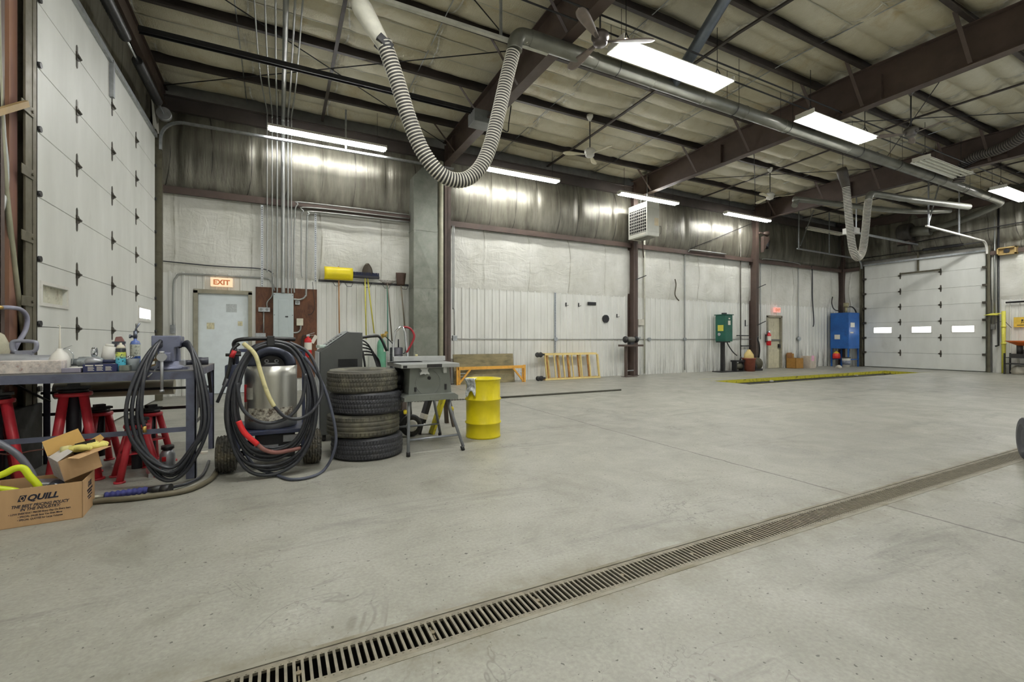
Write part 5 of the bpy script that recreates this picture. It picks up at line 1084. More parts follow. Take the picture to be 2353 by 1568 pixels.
# ------------------------------------------------------------------ wall side of the bench at the picture's left edge
tag(MB().box((-2.18, 5.5, 0), (-2.06, 5.64, 6.2)).to('wood_post', M('wood_post', L(134, 98, 74), .6, var=.3, scale=5, stretch=(1, 1, .1), dirt=L(96, 82, 100), damt=.7, dscale=2, dthr=.45)), 'weathered wooden post standing left of the big overhead door', 'post')
pipe('conduit', 'pale vertical conduit at the left picture edge beside the wooden post', 'conduit', [(-2.08, 5.42, 6.1), (-2.08, 5.42, 3.4), (-2.06, 5.46, 2.6), (-2.08, 5.38, 2.2), (-2.1, 5.2, 1.9)], .018)
pipe('air_line', 'leaning grey pipe in front of the wooden post at the left edge', 'pipe', [(-2.06, 5.3, 4.2), (-2.06, 5.38, 2.9), (-2.05, 5.55, 1.9), (-2.04, 5.75, 1.0), (-2.04, 5.78, .6)], .02, M('pipe_olive', L(140, 138, 116), .45, .3))
t = thing('air_line_hose', 'grey hose looping off a brass tap behind the D handled tool', 'hose', (-2.05, 5.5, 1.0)); b = MB(); b.tube(spline([onX(0, 707, -2.04), onX(22, 707, -2.0), onX(48, 712, -1.98), onX(62, 730, -1.97), onX(58, 760, -1.98), onX(40, 790, -2.0), onX(30, 812, -2.03)], 6), .018, 10); b.to('hose', M('hose_lilac', L(140, 140, 156), .4), t, world=True); b = MB(); b.cyl(onX(-14, 707, -2.04), onX(10, 707, -2.03), .018, n=10); b.to('tap', BRASS, t, world=True)
pipe('cable', 'pair of pale hoses hanging at the far left picture edge', 'hose', [(-2.12, 5.1, 5.6), (-2.1, 5.16, 4.2), (-2.08, 5.2, 3.2), (-2.1, 5.1, 2.2), (-2.12, 4.9, 1.5)], .022, M('hose_pale', L(186, 184, 168), .5))
tag(MB().bar(onX(-20, 262, -2.0), onX(62, 238, -1.98), .03, .05).to('wood_stick', M('stick_wood', L(150, 126, 84), .6)), 'splintered wooden stick jutting out at the left edge above the bench', 'stick')
tag(MB().lathe([(0, 0), (.09, 0), (.11, .03), (.11, .22), (.08, .3), (.03, .34), (0, .34)], 18, (-2.06, 5.2, bt + .0)).to('grey_bag', M('bag_grey', L(176, 172, 150), .8, bump=.4)), 'pale stuffed bag at the left end of the bench behind the tools', 'bag')
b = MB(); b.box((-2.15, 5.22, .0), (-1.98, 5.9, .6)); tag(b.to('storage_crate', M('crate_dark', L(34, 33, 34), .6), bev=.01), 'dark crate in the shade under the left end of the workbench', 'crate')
# ------------------------------------------------------------------ tyres
def tread_mod(K, J0, J1, depth, seed, style):
    def f(j, k, r):
        if J0 <= j <= J1:
            if style == 'turf':
                q = (k // 3 + (2 if ((j - J0) // 2) % 2 else 0)) % 3
                return r - depth if (k + (2 if ((j - J0) // 2) % 2 else 0)) % 4 == 0 or (j - J0) % 2 == 1 and (j - J0) % 2 else r
            q = j - J0; g_ = q in (3, 6, 9)
            lat = style == 'all' and (k + q // 2) % 4 == 0 or style == 'rib' and (q < 2 or q > 10) and k % 5 == 0
            if g_ or lat: return r - depth
        return r
    return f
def tyre_mesh(b, R, w, rb, style='all', ax='Z', o=(0, 0, 0), n=288, depth=.0055):
    pf = [(rb, -w * .34), (rb + .015, -w * .42), (rb + (R - rb) * .45, -w * .5), (R - (R - rb) * .2, -w * .485), (R - .018, -w * .42)]
    J0 = len(pf)
    for i in range(13): pf.append((R - .006 * abs(i - 6) / 6, -w * .39 + w * .78 * i / 12))
    J1 = len(pf) - 1
    pf += [(R - .018, w * .42), (R - (R - rb) * .2, w * .485), (rb + (R - rb) * .45, w * .5), (rb + .015, w * .42), (rb, w * .34), (rb + .03, w * .36), (rb + (R - rb) * .5, w * .42), (R - .03, w * .3), (R - .03, -w * .3), (rb + (R - rb) * .5, -w * .42), (rb + .03, -w * .36)]
    b.lathe(pf, n, o, ax, False, tread_mod(n, J0, J1, depth, 0, style), close=True); return b
RUBD = M('tyre_dusty', L(72, 70, 62), .7, var=.25, scale=9, dirt=L(116, 112, 92), damt=.6, dscale=7, dthr=.46); RUBB = M('tyre_black', L(50, 51, 56), .55, var=.2, dirt=L(78, 76, 68), damt=.4)
TG = 'stacked tyres'
z = 0
for i, (lab, cx, R, w, m, st) in enumerate((('black car tyre at the bottom of the stack of four beside the washer', .845, .362, .222, RUBB, 'all'), ('grey dusty worn tyre second from the bottom of the stack of four', .808, .366, .222, RUBD, 'rib'), ('black blocky tyre second from the top of the stack of four', .832, .362, .218, RUBB, 'all'), ('dusty tyre on top of the stack of four, ribbed tread', .80, .356, .222, RUBD, 'all'))):
    b = MB(); tyre_mesh(b, R, w, .205, st); o = b.to('tyre', m); o.location = (cx, 4.965 + .01 * (i % 2), z + (.0, .004, .006, .006)[i]); o.rotation_euler = ((.0, .006, .012, -.012)[i], (.0, .008, -.008, .012)[i], i * 1.3); z += w * .985 + .003
    tag(o, lab, 'tyre', TG)

# ------------------------------------------------------------------ pressure washer
t = thing('pressure_washer', 'hot water pressure washer with a steel boiler on a two wheeled cart', 'pressure washer', (-.05, 4.95, 0))
def turf(o):
    b = MB(); n = 72; R = .168; w = .155; pf = [(.07, -w * .4), (.1, -w * .5), (R - .03, -w * .5)]
    J0 = 3
    for i in range(19): pf.append((R - .01 * (abs(i - 9) / 9) ** 2, -w * .46 + w * .92 * i / 18))
    pf += [(R - .03, w * .5), (.1, w * .5), (.07, w * .4)]
    def md(j, k, r):
        if 3 <= j <= 21:
            row = (j - 3) // 3; edge = (j - 3) % 3 == 2
            if edge or (k + (3 if row % 2 else 0)) % 6 in (0,): return r - .011
        return r
    b.lathe(pf, n, o, 'X', False, md); return b
TURF = M('turf_tyre', L(70, 68, 62), .7, var=.2, dirt=L(122, 112, 88), damt=.6, dscale=8, dthr=.48)
for sx in (-.355, .35):
    wl_ = turf((sx, -.11, .168)).to('wheel', TURF, t); MB().lathe([(0, -.06), (.075, -.06), (.075, .06), (0, .06)], 18, (sx, -.11, .168), 'X').to('hub', M('hub_white', L(190, 186, 170), .5), wl_)
MB().cyl((-.36, -.11, .168), (.36, -.11, .168), .014, n=8).to('axle', BLACK, t)
FRM = M('washer_frame', L(54, 60, 84), .45, var=.2, dirt=L(50, 46, 48), damt=.5)
b = MB(); b.box((-.29, -.26, .335), (.3, .42, .37)); b.box((-.275, -.24, .2), (-.245, .4, .335)); b.box((.25, -.24, .2), (.28, .4, .335)); b.box((-.3, -.2, .12), (-.26, -.06, .72)); b.box((.27, .05, .34), (.3, .09, 1.1)); b.box((-.3, .05, .34), (-.27, .09, 1.1)); b.box((-.3, -.02, 1.08), (.3, .02, 1.11)); b.to('frame', FRM, t, bev=.004)
b = MB(); b.box((-.13, -.2, .1), (.2, .3, .33)); b.cyl((-.14, -.1, .2), (-.23, -.1, .2), .07, n=16); b.to('engine_block', M('engine_black', L(30, 30, 34), .5), t, bev=.01)
b = MB(); b.box((.1, -.22, .25), (.24, -.2, .31)); b.box((-.06, -.21, .2), (.06, -.2, .23)); b.to('engine_plate', ALU, t)
g = N('stainless'); x, y, z_ = g.xyz(); c = g.mix(g.rng(g.noise(3, (2.5, 2.5, .15), 5), .3, .7), L(178, 177, 168), L(214, 213, 204)); STN = g.set(c, .36, .8)
b = MB()
def shell(u, v):
    a = -PI / 2 - 2.3 + 4.6 * u; r = .222 + (.008 * math.sin(v * 3) if False else 0); return (r * math.cos(a), .02 + r * math.sin(a), .375 + .575 * v)
b.grid(shell, 44, 6); tk = b.to('tank_shell', STN, t, solid=.004)
g = N('scuffed_band'); c = g.mix(g.rng(g.noise(16, detail=8, rough=.72), .46, .58), L(222, 218, 204), L(98, 84, 70)); BAND = g.set(c, .5)
b = MB(); b.grid(lambda u, v: (.2265 * math.cos(-PI / 2 - .95 + 1.9 * u), .02 + .2265 * math.sin(-PI / 2 - .95 + 1.9 * u), .445 + .12 * v), 24, 2); b.to('warning_band', BAND, tk)
b = MB(); b.grid(lambda u, v: (.2265 * math.cos(-PI / 2 - 1.3 + .6 * u), .02 + .2265 * math.sin(-PI / 2 - 1.3 + .6 * u), .645 + .11 * v), 8, 2); b.to('instruction_label', M('label_grey', L(196, 194, 182), .5, var=.15, scale=60), tk)
BURN = M('burner_black', L(58, 62, 76), .35, .4, var=.2)
b = MB(); b.tube([(.165 * math.cos(a), -.02, .945 + .15 * math.sin(a)) for a in [PI * i / 20 for i in range(21)]], .052, 14); b.to('boiler_ring', BURN, t)
b = MB(); b.prism([(.165 * math.cos(a), .945 + .15 * math.sin(a)) for a in [PI * i / 20 for i in range(21)]], -.01, .14, 'XZ'); b.cyl((0, .02, .37), (0, .02, .95), .2, n=24); b.to('boiler_body', M('boiler_dark', L(66, 64, 66), .45, .3), t)
b = MB()
for sx in (-.04, .045):
    b.lathe([(.009, -.016), (.02, -.016), (.02, .0), (.009, .0)], 14, (sx, -.012, .992), 'Y', close=True)
b.prism([(-.06, .96), (.07, .96), (.05, .975), (-.04, .975)], -.016, -.008, 'XZ'); b.to('boiler_bolt', ALU, t)
b = MB(); b.tube(spline([(-.3, .05, 1.1), (-.29, -.2, 1.17), (-.22, -.27, 1.2), (.0, -.24, 1.205), (.2, -.22, 1.2)], 6), .018, 9); b.to('push_handle', BLACK, t)
b = MB(); b.box((-.03, -.4, 1.14), (.03, -.22, 1.23)); b.box((.24, -.4, .95), (.3, -.2, 1.02)); b.bar((.27, -.2, .985), (.28, .05, .985), .03, .03); b.to('hose_hook', BLACK, t, bev=.006)
b = MB(); b.box((-.36, -.22, .78), (-.24, -.02, .97)); b.to('control_box', FRM, t, bev=.008)
b = MB(); b.cyl((-.3, -.13, .97), (-.29, -.14, 1.12), .012, n=8); b.cyl((-.36, -.15, 1.06), (-.24, -.15, 1.06), .014, n=8); b.lathe([(0, 0), (.03, 0), (.03, .02), (0, .02)], 14, (-.27, -.16, 1.08), 'Y'); b.to('valve', M('valve_dark', L(64, 62, 62), .4, .6), t)
b = MB(); b.box((-.22, -.08, .62), (-.2, .2, .78)); b.to('red_guard', RED, t)
# gun
t2 = thing('spray_gun', 'black spray gun with a red trigger hung on the left of the washer', 'spray gun', (-.43, 4.66, .7))
MB().tube(spline([(-.3, 4.7, 1.16), (-.35, 4.67, 1.1), (-.37, 4.66, .95), (-.41, 4.65, .8)], 5), .015, 8).to('barrel', BLACK, t2, world=True); MB().cyl((-.38, 4.62, .86), (-.455, 4.62, .66), .013, n=8).to('lance_tip', HOSE, t2, world=True); MB().cyl((-.355, 4.66, 1.04), (-.335, 4.67, 1.1), .021, n=10).to('trigger', RED, t2, world=True)
# big coil of high pressure hose
pts = []; cx = -.035
for k, (wl_, wr_, zb_) in enumerate(((.335, .345, .03), (.3, .3, .2), (.35, .33, .075), (.27, .315, .25), (.325, .36, .05), (.285, .28, .225), (.345, .34, .1), (.31, .31, .16))):
    zt = 1.185 - .014 * (k % 4); yy = 4.46 + .016 * (k % 5); zm = (zt + zb_) / 2; hh_ = (zt - zb_) / 2
    for m_ in range(14):
        a = 2 * PI * m_ / 14; s_, c_ = math.sin(a), math.cos(a)
        x_ = cx + (wr_ if s_ > 0 else wl_) * math.copysign(abs(s_) ** .82, s_) * (1 - .1 * max(c_, 0)); pts.append((x_, yy + .11 * max(c_, 0), zm + hh_ * c_ + .012 * math.sin(3 * a + k)))
t3 = thing('pressure_hose', 'big coil of black high pressure hose hung on the front of the washer', 'hose', (-.035, 4.58, .02))
MB().tube(spline(pts, 6), .0145, 8).to('hose', HOSE, t3, world=True)
b = MB(); b.tube(spline([onY(560, 790, 4.56), onY(586, 815, 4.5), onY(600, 860, 4.46), onY(615, 905, 4.41), onY(630, 935, 4.40)], 7), .018, 10); b.to('yellow_sleeve', M('sleeve_yellow', L(204, 196, 146), .6, var=.2, dirt=L(120, 118, 92), damt=.8, dscale=14, dthr=.5), t3, world=True)
b = MB(); b.tube(spline([onY(629, 933, 4.40), onY(655, 958, 4.40), onY(690, 962, 4.41), onY(722, 940, 4.43), onY(740, 900, 4.48), (.33, 4.5, .9), (.25, 4.55, 1.08), (.1, 4.6, 1.17)], 7), .0145, 8); b.to('loose_loop', HOSE, t3, world=True)
b = MB(); b.tube(spline([onY(545, 880, 4.45), onY(555, 935, 4.43), onY(585, 965, 4.42), onY(625, 972, 4.42), onY(668, 955, 4.42), onY(695, 915, 4.44), onY(702, 860, 4.46)], 7), .0145, 8); b.to('inner_loop', HOSE, t3, world=True)
b = MB(); b.tube(spline([onY(548, 968, 4.42), onY(562, 995, 4.41), onY(592, 1022, 4.41)], 6), .022, 10); b.to('red_sleeve', M('sleeve_red', L(214, 40, 42), .45), t3, world=True)
b = MB(); b.tube(spline([onY(592, 1022, 4.41), onY(610, 1035, 4.41), onY(640, 1040, 4.43), onY(690, 1030, 4.48)], 6), .018, 10); b.to('brown_sleeve', M('sleeve_brown', L(126, 82, 76), .6), t3, world=True)
b = MB(); b.tube(spline([onY(700, 820, 4.52), onY(735, 870, 4.5), onY(758, 930, 4.48), onY(772, 1000, 4.46), onY(765, 1045, 4.44), onZ(745, 1080, .02), onZ(715, 1096, .016), onZ(668, 1102, .016), onY(630, 1090, 4.5), onY(590, 1075, 4.52), onY(560, 1035, 4.54), onY(540, 980, 4.55)], 7), .013, 8); b.to('trailing_loop', M('hose_blue_grey', L(70, 74, 88), .5), t3, world=True)

# ------------------------------------------------------------------ dark service machine
t = thing('service_machine', 'dark grey wedge topped service machine behind the tyre stack', 'machine', (.66, 6.0, 0))
CAB = M('machine_grey', L(76, 78, 76), .38, var=.08)
b = MB(); b.prism([(-.22, .08), (.26, .08), (.26, 1.285), (.1, 1.29), (-.17, 1.09), (-.22, 1.06)], -.26, .3, 'XZ'); b.to('cabinet', CAB, t, bev=.01)
b = MB(); b.box((-.235, -.25, .1), (-.222, .29, 1.05)); b.to('front_panel', M('machine_front', L(190, 194, 196), .35, .3), t, bev=.004)
b = MB(); b.at((-.03, .02, 1.2), ry=-.637); b.box((-.155, -.25, 0), (.155, .25, .012)); b.to('control_panel', M('panel_light', L(172, 176, 176), .4), t); b = MB(); b.at((-.03, .02, 1.2), ry=-.637)
for k in range(7): b.box((-.13 + k * .033, -.2, .012), (-.112 + k * .033, -.1 + .05 * (k % 3), .016))
b.to('control_print', BLACK, t)
b = MB(); b.box((-.02, -.262, .87), (.2, -.2, .965)); b.to('drawer_shade_block', M('recess_shade_black', L(14, 14, 15), .8), t)  # raised black block stands in for shade inside the drawer opening
b = MB(); b.tube(spline([(.26, -.12, 1.22), (.42, -.12, 1.24), (.5, -.1, 1.22), (.58, -.1, 1.05)], 5), .018, 8); b.to('handle', BLACK, t)
for cx_ in (-.17, .2):
    for cy in (-.2, .22): MB().lathe([(0, -.02), (.04, -.02), (.045, 0), (.04, .02), (0, .02)], 14, (cx_, cy, .045), 'X').to('caster', BLACK, t)
b = MB(); random.seed(4)
for k in range(5): b.tube(spline([(.27, -.05 + .03 * k, 1.2 - .05 * k), (.38 + .02 * k, -.06, 1.1 - .03 * k), (.5 + .01 * k, -.06 + .02 * k, .75), (.58, -.04, .42)], 6), .01, 6)
b.tube(spline([(.3, .0, 1.05), (.33, -.02, .8), (.3, 0, .5)], 5), .014, 7); b.to('cables', BLACK, t)
tag(MB().at((.47, 5.86, 1.098), rz=.3).box((-.05, -.06, 0), (.06, .05, .035)).to('clear_package', M('clear_pack', L(190, 206, 196), .3), bev=.006), 'small clear package lying on the low front of the dark machine', 'package')
# ------------------------------------------------------------------ table saw
t = thing('table_saw', 'grey portable table saw on a tubular folding stand', 'table saw', (1.44, 5.0, 0))
SG = M('saw_grey', L(116, 120, 114), .45, var=.08); ST = M('saw_table', L(178, 180, 178), .35, .5, var=.08); TUBEM = M('stand_tube', L(150, 154, 160), .35, .5)
b = MB(); b.box((-.32, -.36, .9), (.31, .3, .945)); b.to('table_top', ST, t, bev=.006); b = MB(); b.box((-.3, -.365, .905), (-.26, .3, .93)); b.to('slot_cover', BLACK, t)
b = MB(); b.box((-.31, .02, .955), (.28, .07, 1.01)); f_ = b.to('rip_fence', M('fence_white', L(196, 198, 198), .35, .4), t, bev=.004); MB().cyl((-.05, .05, 1.01), (-.05, .05, 1.03), .015, n=10).to('knob', M('cream_knob', L(224, 214, 160), .5), f_)
b = MB(); b.box((-.34, -.01, .945), (.0, .1, .952)); b.to('mitre_slot', BLACK, t)
b = MB(); b.prism([(-.23, .62), (.24, .62), (.215, .9), (-.215, .9)], -.3, .24, 'XZ'); bd = b.to('body', SG, t, bev=.006)
b = MB(); b.lathe([(.13, 0), (.135, .002), (.135, .004), (.13, .004)], 36, (-.02, -.304, .745), 'Y', close=True); b.to('embossed_ring', M('saw_ring', L(130, 134, 128), .5), bd); b = MB(); b.cyl((-.01, -.306, .79), (-.01, -.3, .79), .018, n=14); b.box((-.17, -.315, .655), (-.15, -.3, .7)); b.box((.16, -.315, .66), (.18, -.3, .72)); b.to('switch', BLACK, bd)
b = MB(); b.prism([(-.12, .9), (-.03, .9), (-.04, .87), (-.02, .84), (-.02, .83), (-.05, .84), (-.06, .83), (-.08, .84), (-.12, .83), (-.12, .845), (-.1, .87)], -.345, -.3, 'XZ'); b.box((.14, -.33, .84), (.175, -.3, .9)); b.to('bracket', M('saw_light', L(182, 184, 180), .4), t); b = MB(); b.box((-.05, -.367, .905), (.11, -.36, .94)); b.to('front_scale', BLACK, t)
b = MB(); b.prism([(-.29, .56), (.29, .56), (.29, .6), (.25, .625), (-.23, .625), (-.29, .6)], -.37, .3, 'XZ'); b.box((-.02, -.372, .575), (.08, -.368, .6)); b.to('base_tray', SG, t, bev=.004)
b = MB(); b.box((-.33, .05, .6), (-.22, .2, .88)); b.cyl((-.34, .0, .78), (-.2, .0, .78), .08, n=16); b.prism([(-.4, .6), (-.24, .52), (-.24, .66)], -.1, .2, 'XZ'); b.to('motor', BLACK, t)
for sx in (-1, 1):
    for y0_, y1_ in ((-.28, -.365), (.26, .42)):
        top = (sx * .22, y0_, .56); fo = (sx * (.25 if sx < 0 else .35), y1_, .0); md_ = (sx * .225, y0_ * 1.03, .46)
        lg = MB().tube([Vector(top), Vector(md_), Vector(fo) + Vector((0, 0, .04))], .0165, 12).to('leg', TUBEM, t); MB().cyl(Vector(fo) + Vector((0, 0, .0)), Vector(fo) + (Vector(md_) - Vector(fo)) * .1, .021, n=12).to('rubber_foot', BLACK, lg)
        if y0_ < 0: b = MB(); b.lathe([(0, -.02), (.02, -.02), (.026, -.005), (.02, .01), (0, .012)], 12, (sx * .255, y0_ - .0, .445), 'X'); b.to('yellow_knob', M('knob_yellow', L(226, 204, 50), .4) if 'knob_yellow' not in bpy.data.materials else bpy.data.materials['knob_yellow'], lg)
b = MB(); b.cyl((-.243, -.338, .16), (.318, -.338, .17), .012, n=10); b.cyl((-.243, .365, .17), (.318, .365, .17), .012, n=10); b.to('cross_bar', TUBEM, t)
# ------------------------------------------------------------------ drum
t = thing('steel_drum', 'yellow ribbed steel drum used as a bin beside the table saw', 'drum', (2.27, 5.2, 0))
b = MB(); b.lathe([(.2, 0), (.214, .0), (.214, .02), (.21, .03), (.21, .165), (.224, .178), (.224, .186), (.21, .2), (.21, .45), (.224, .463), (.224, .471), (.21, .485), (.21, .69), (.212, .7), (.222, .708), (.222, .72), (.206, .72), (.205, .06), (0, .05)], 40); b.to('shell', YELLOW, t)
b = MB(); b.lathe([(.0, .45), (.12, .47), (.2, .44)], 20); b.to('rubbish', M('rubbish_dark', L(70, 66, 60), .9), t)
g = N('plastic_bag'); c = g.mix(g.rng(g.noise(26, detail=6, rough=.7), .4, .6), L(236, 238, 236), L(190, 194, 194)); g.bump(g.noise(22, detail=5), .6, .02); BAG = g.set(c, .3)
def bagf(u, v):
    a = PI * 1.0 + .75 * u; w2 = noise.noise(Vector((u * 5, v * 5, 2))) * .022; r = (.2 if v < .18 else .226 + .012 * math.sin(v * 7)) + abs(w2)
    return (r * math.cos(a), r * math.sin(a), (.66 + .42 * v if v < .18 else .737 - (v - .18) * (.24 + .05 * math.sin(u * 7))))
tag(MB().at((2.27, 5.2, 0)).grid(bagf, 14, 18).to('plastic_bag', BAG, solid=.003), 'crumpled white plastic bag folded over the rim of the yellow drum', 'plastic bag')
# ------------------------------------------------------------------ hand truck, yellow plank, saw horse behind the saw
t = thing('hand_truck', 'red and chrome hand truck with black wheels behind the table saw', 'hand truck', (1.42, 5.75, 0))
for dx in (-.14, .05):
    wl_ = MB(); wl_.lathe([(.06, -.035), (.1, -.045), (.13, -.035), (.137, 0), (.13, .035), (.1, .045), (.06, .035)], 28, (dx, -.16 if dx > 0 else .1, .138), 'Y'); wo = wl_.to('wheel', RUBBER, t); MB().lathe([(0, -.05), (.05, -.05), (.072, -.044), (.072, .044), (0, .05)], 20, (dx, -.16 if dx > 0 else .1, .138), 'Y').to('rim', WHITEP, wo)
b = MB()
b.tube([(-.12, .0, .1), (-.12, .05, .9), (-.115, .08, 1.12), (-.08, .1, 1.3), (-.02, .1, 1.36), (.02, .1, 1.36)], .014, 8); b.tube([(.1, .0, .1), (.07, .05, .9), (.05, .08, 1.15), (.04, .1, 1.3), (.01, .1, 1.37)], .016, 8); b.to('frame', CHROME, t)
b = MB(); b.tube(spline([(.01, .1, 1.36), (.1, .08, 1.34), (.15, .06, 1.25), (.12, .06, 1.15), (.05, .06, 1.03)], 5), .014, 9); b.to('grip', M('grip_red', L(150, 36, 44), .4), t)
b = MB(); b.box((-.18, .0, .04), (.02, .02, .3)); b.to('back_plate', BLACK, t)
t = thing('yellow_plank', 'scuffed yellow plank with black scrawl leaning beneath the table saw', 'plank', (1.76, 5.62, 0))
PLK = M('scuffed_yellow', L(206, 194, 44), .55, var=.15, dirt=L(50, 48, 34), damt=.9, dscale=14, dthr=.5)
b = MB(); b.bar((-.02, .0, .0), (.2, .02, .62), .13, .03); b.to('board', PLK, t)
t = thing('step_stool', 'black folded step stool with white labels leaning on the yellow plank', 'step stool', (1.62, 5.7, 0))
b = MB(); b.bar((.02, 0, .14), (.17, .02, .6), .12, .05); b.to('frame', BLACK, t, bev=.006); b = MB()
for f_ in (.12, .9): p = Vector((.02, 0, .14)).lerp(Vector((.17, .02, .6)), f_ * .82); q_ = Vector((.02, 0, .14)).lerp(Vector((.17, .02, .6)), f_ * .82 + .14); MB().bar(p, q_, .122, .055).to('label', PAPER, t)
MB().bar((-.02, -.0, .0), (.02, 0, .16), .1, .03).to('foot', BLACK, t)
t = thing('sawhorse', 'dark brown steel sawhorse half hidden behind the table saw', 'sawhorse', (2.02, 6.05, 0))
SHM = M('sawhorse_brown', L(74, 62, 54), .6)
MB().bar((-.55, .05, .66), (.1, .05, .66), .06, .08).to('top_beam', SHM, t)
for xx in (-.5, .05):
    for yy in (-.12, .2): MB().bar((xx, .05, .64), (xx + (.09 if xx > 0 else -.05), yy, 0), .05, .05).to('leg', SHM, t)
MB().bar((-.48, -.03, .42), (.08, -.03, .42), .03, .04).to('cross_bar', SHM, t)
# chain and strip on the floor toward the wall
pts = [Vector((1.2, 8.85, .014)), Vector((1.9, 8.75, .014)), Vector((2.6, 8.55, .014)), Vector((3.3, 8.45, .014)), Vector((4.0, 8.36, .014))]
P = spline(pts, 26); t = thing('chain', 'thin chain lying across the floor behind the saw and the drum', 'chain', (2.6, 8.6, 0)); b = MB()
for i in range(len(P) - 1):
    d = (P[i + 1] - P[i]).normalized(); s = Vector((-d.y, d.x, 0)) if i % 2 else Vector((0, 0, 1)); c = (P[i] + P[i + 1]) / 2
    b.tube([c + d * .021 * math.cos(a) + s * .01 * math.sin(a) for a in [k * PI / 4 for k in range(8)]], .0045, 5, closed=True)
b.to('links', M('chain_steel', L(88, 84, 76), .5, .6), t, world=True)
tag(MB().tube([Vector((4.0, 8.36, .018)), Vector((5.2, 8.36, .018)), Vector((7.15, 8.34, .018))], .02, 8).to('floor_hose', M('strip_dark', L(70, 68, 58), .7)), 'straight dark hose lying on the floor right of the yellow drum', 'hose')
# ------------------------------------------------------------------ things along the wall, middle
t = thing('gas_cylinder', 'green gas cylinder with a brass regulator against the ribbed wall', 'gas cylinder', (2.26, 11.35, 0))
MB().lathe([(0, 0), (.1, 0), (.105, .02), (.105, 1.05), (.09, 1.14), (.05, 1.2), (.03, 1.23), (0, 1.23)], 24).to('cylinder', M('cylinder_green', L(96, 156, 128), .4, var=.12, dirt=L(120, 130, 100), damt=.4), t)
b = MB(); b.cyl((0, 0, 1.22), (0, 0, 1.33), .02, n=10); b.cyl((.02, -.04, 1.29), (.1, -.08, 1.3), .045, n=14); b.cyl((.1, -.04, 1.36), (.1, -.09, 1.36), .035, n=14); b.box((-.05, -.03, 1.22), (.04, .03, 1.26)); b.to('regulator', BRASS, t); b = MB(); b.box((.03, -.112, .9), (.08, -.108, 1.02)); b.to('tag', PAPER, t)
t = thing('steel_tank', 'small dark steel tank with pipes standing right of the green gas cylinder', 'tank', (2.62, 11.35, 0))
MB().lathe([(0, 0), (.15, 0), (.155, .02), (.155, .98), (.14, 1.0), (0, 1.0)], 26).to('tank', M('tank_black', L(64, 64, 70), .4, .3, var=.2), t); b = MB()
for zz in (.3, .62, .82): b.lathe([(.155, zz - .01), (.162, zz), (.155, zz + .01)], 26)
b.to('hoop', BLACK, t); b = MB(); b.cyl((.05, 0, 1.0), (.05, 0, 1.2), .018, n=8); b.tube(spline([(.15, -.05, .85), (.2, -.05, .87), (.22, -.05, 1.05)], 4), .012, 7); b.tube(spline([(-.08, 0, 1.0), (-.1, 0, 1.1), (-.2, -.02, 1.2), (-.28, -.05, 1.27)], 5), .012, 7); b.to('pipes', BLACK, t)
PLANK = M('stained_plank', L(138, 128, 96), .75, var=.3, scale=7, stretch=(.35, 1, 1.2), dirt=L(86, 78, 56), damt=.85, dscale=5, dthr=.5)
t = tag(MB().at((5.1, 11.56, 0), rx=-.1).box((-.9, -.02, .0), (.9, .02, .795)).to('plywood_board', PLANK), 'wide stained plywood board leaning on the ribbed wall behind the orange frame', 'board')
t = thing('scaffold_frame', 'orange scaffold end frame lying against the stained boards', 'scaffold frame', (5.2, 11.3, 0))
b = MB(); b.box((-1.0, -.03, .39), (.98, .03, .47)); b.to('top_rail', ORANGE, t)
for sx in (-1, 1):
    b = MB(); b.box((sx * 1.0 - .025, -.03, 0), (sx * 1.0 + .025, .03, .48)); b.box((sx * .94 - .015, -.02, 0), (sx * .94 + .015, .02, .4)); b.to('post', ORANGE, t)
    b = MB(); b.bar((sx * .96, 0, .03), (sx * .64, 0, .4), .045, .045); b.to('diagonal_brace', ORANGE, t); b = MB(); b.bar((sx * .98, .0, .3), (sx * .75, 0, .3), .02, .02); b.bar((sx * .98, 0, .22), (sx * .82, 0, .22), .02, .02); b.to('rung', CHROME, t)
tag(MB().at((5.05, 11.42, 0), rx=-.12).box((-.85, -.02, 0), (.9, .02, .36)).to('plywood_board', PLANK), 'lower stained board seen through the orange scaffold frame', 'board')
PALEY = M('pale_yellow_frame', L(226, 204, 136), .55, var=.1)
for i in range(3):
    t = thing('ladder_frame', ('pale yellow ladder frame with casters, nearest the viewer of the three by the wall', 'rusty yellow ladder frame in the middle of the three leaning by the wall', 'pale yellow ladder frame closest to the ribbed wall, behind two others')[i], 'ladder frame', (7.9 + .012 * i, 11.36 + .1 * i, 0), rx=-.06, group='ladder frames')
    m_ = (PALEY, M('rusty_yellow', L(184, 132, 72), .6, var=.3, scale=12) if i == 1 else PALEY, PALEY)[i]
    b = MB(); b.bar((-.98, 0, .03), (1.02, 0, .03), .05, .05); b.to('lower_rail', m_, t); b = MB(); b.bar((-1.04, 0, .76), (.9, 0, .76), .05, .06); b.to('upper_rail', m_, t)
    for k in range(6 if i else 7): MB().bar((-.97 + (.37 if i else .315) * k + .1 * i, 0, .74), (-.92 + (.37 if i else .315) * k + .1 * i, 0, .05), .05 if k % 2 == 0 else .03, .03).to('rung', m_, t)
    if i == 0:
        for zz in (.05, .73):
            for k in range(2): MB().lathe([(.02, -.02), (.07, -.025), (.075, 0), (.07, .025), (.02, .025)], 18, (-1.12 - .1 * k, -.02, zz + .02), 'Y').to('caster', RUBBER, t)
            MB().box((-1.2, -.03, zz), (-.98, .03, zz + .05)).to('caster_arm', BLACK, t)
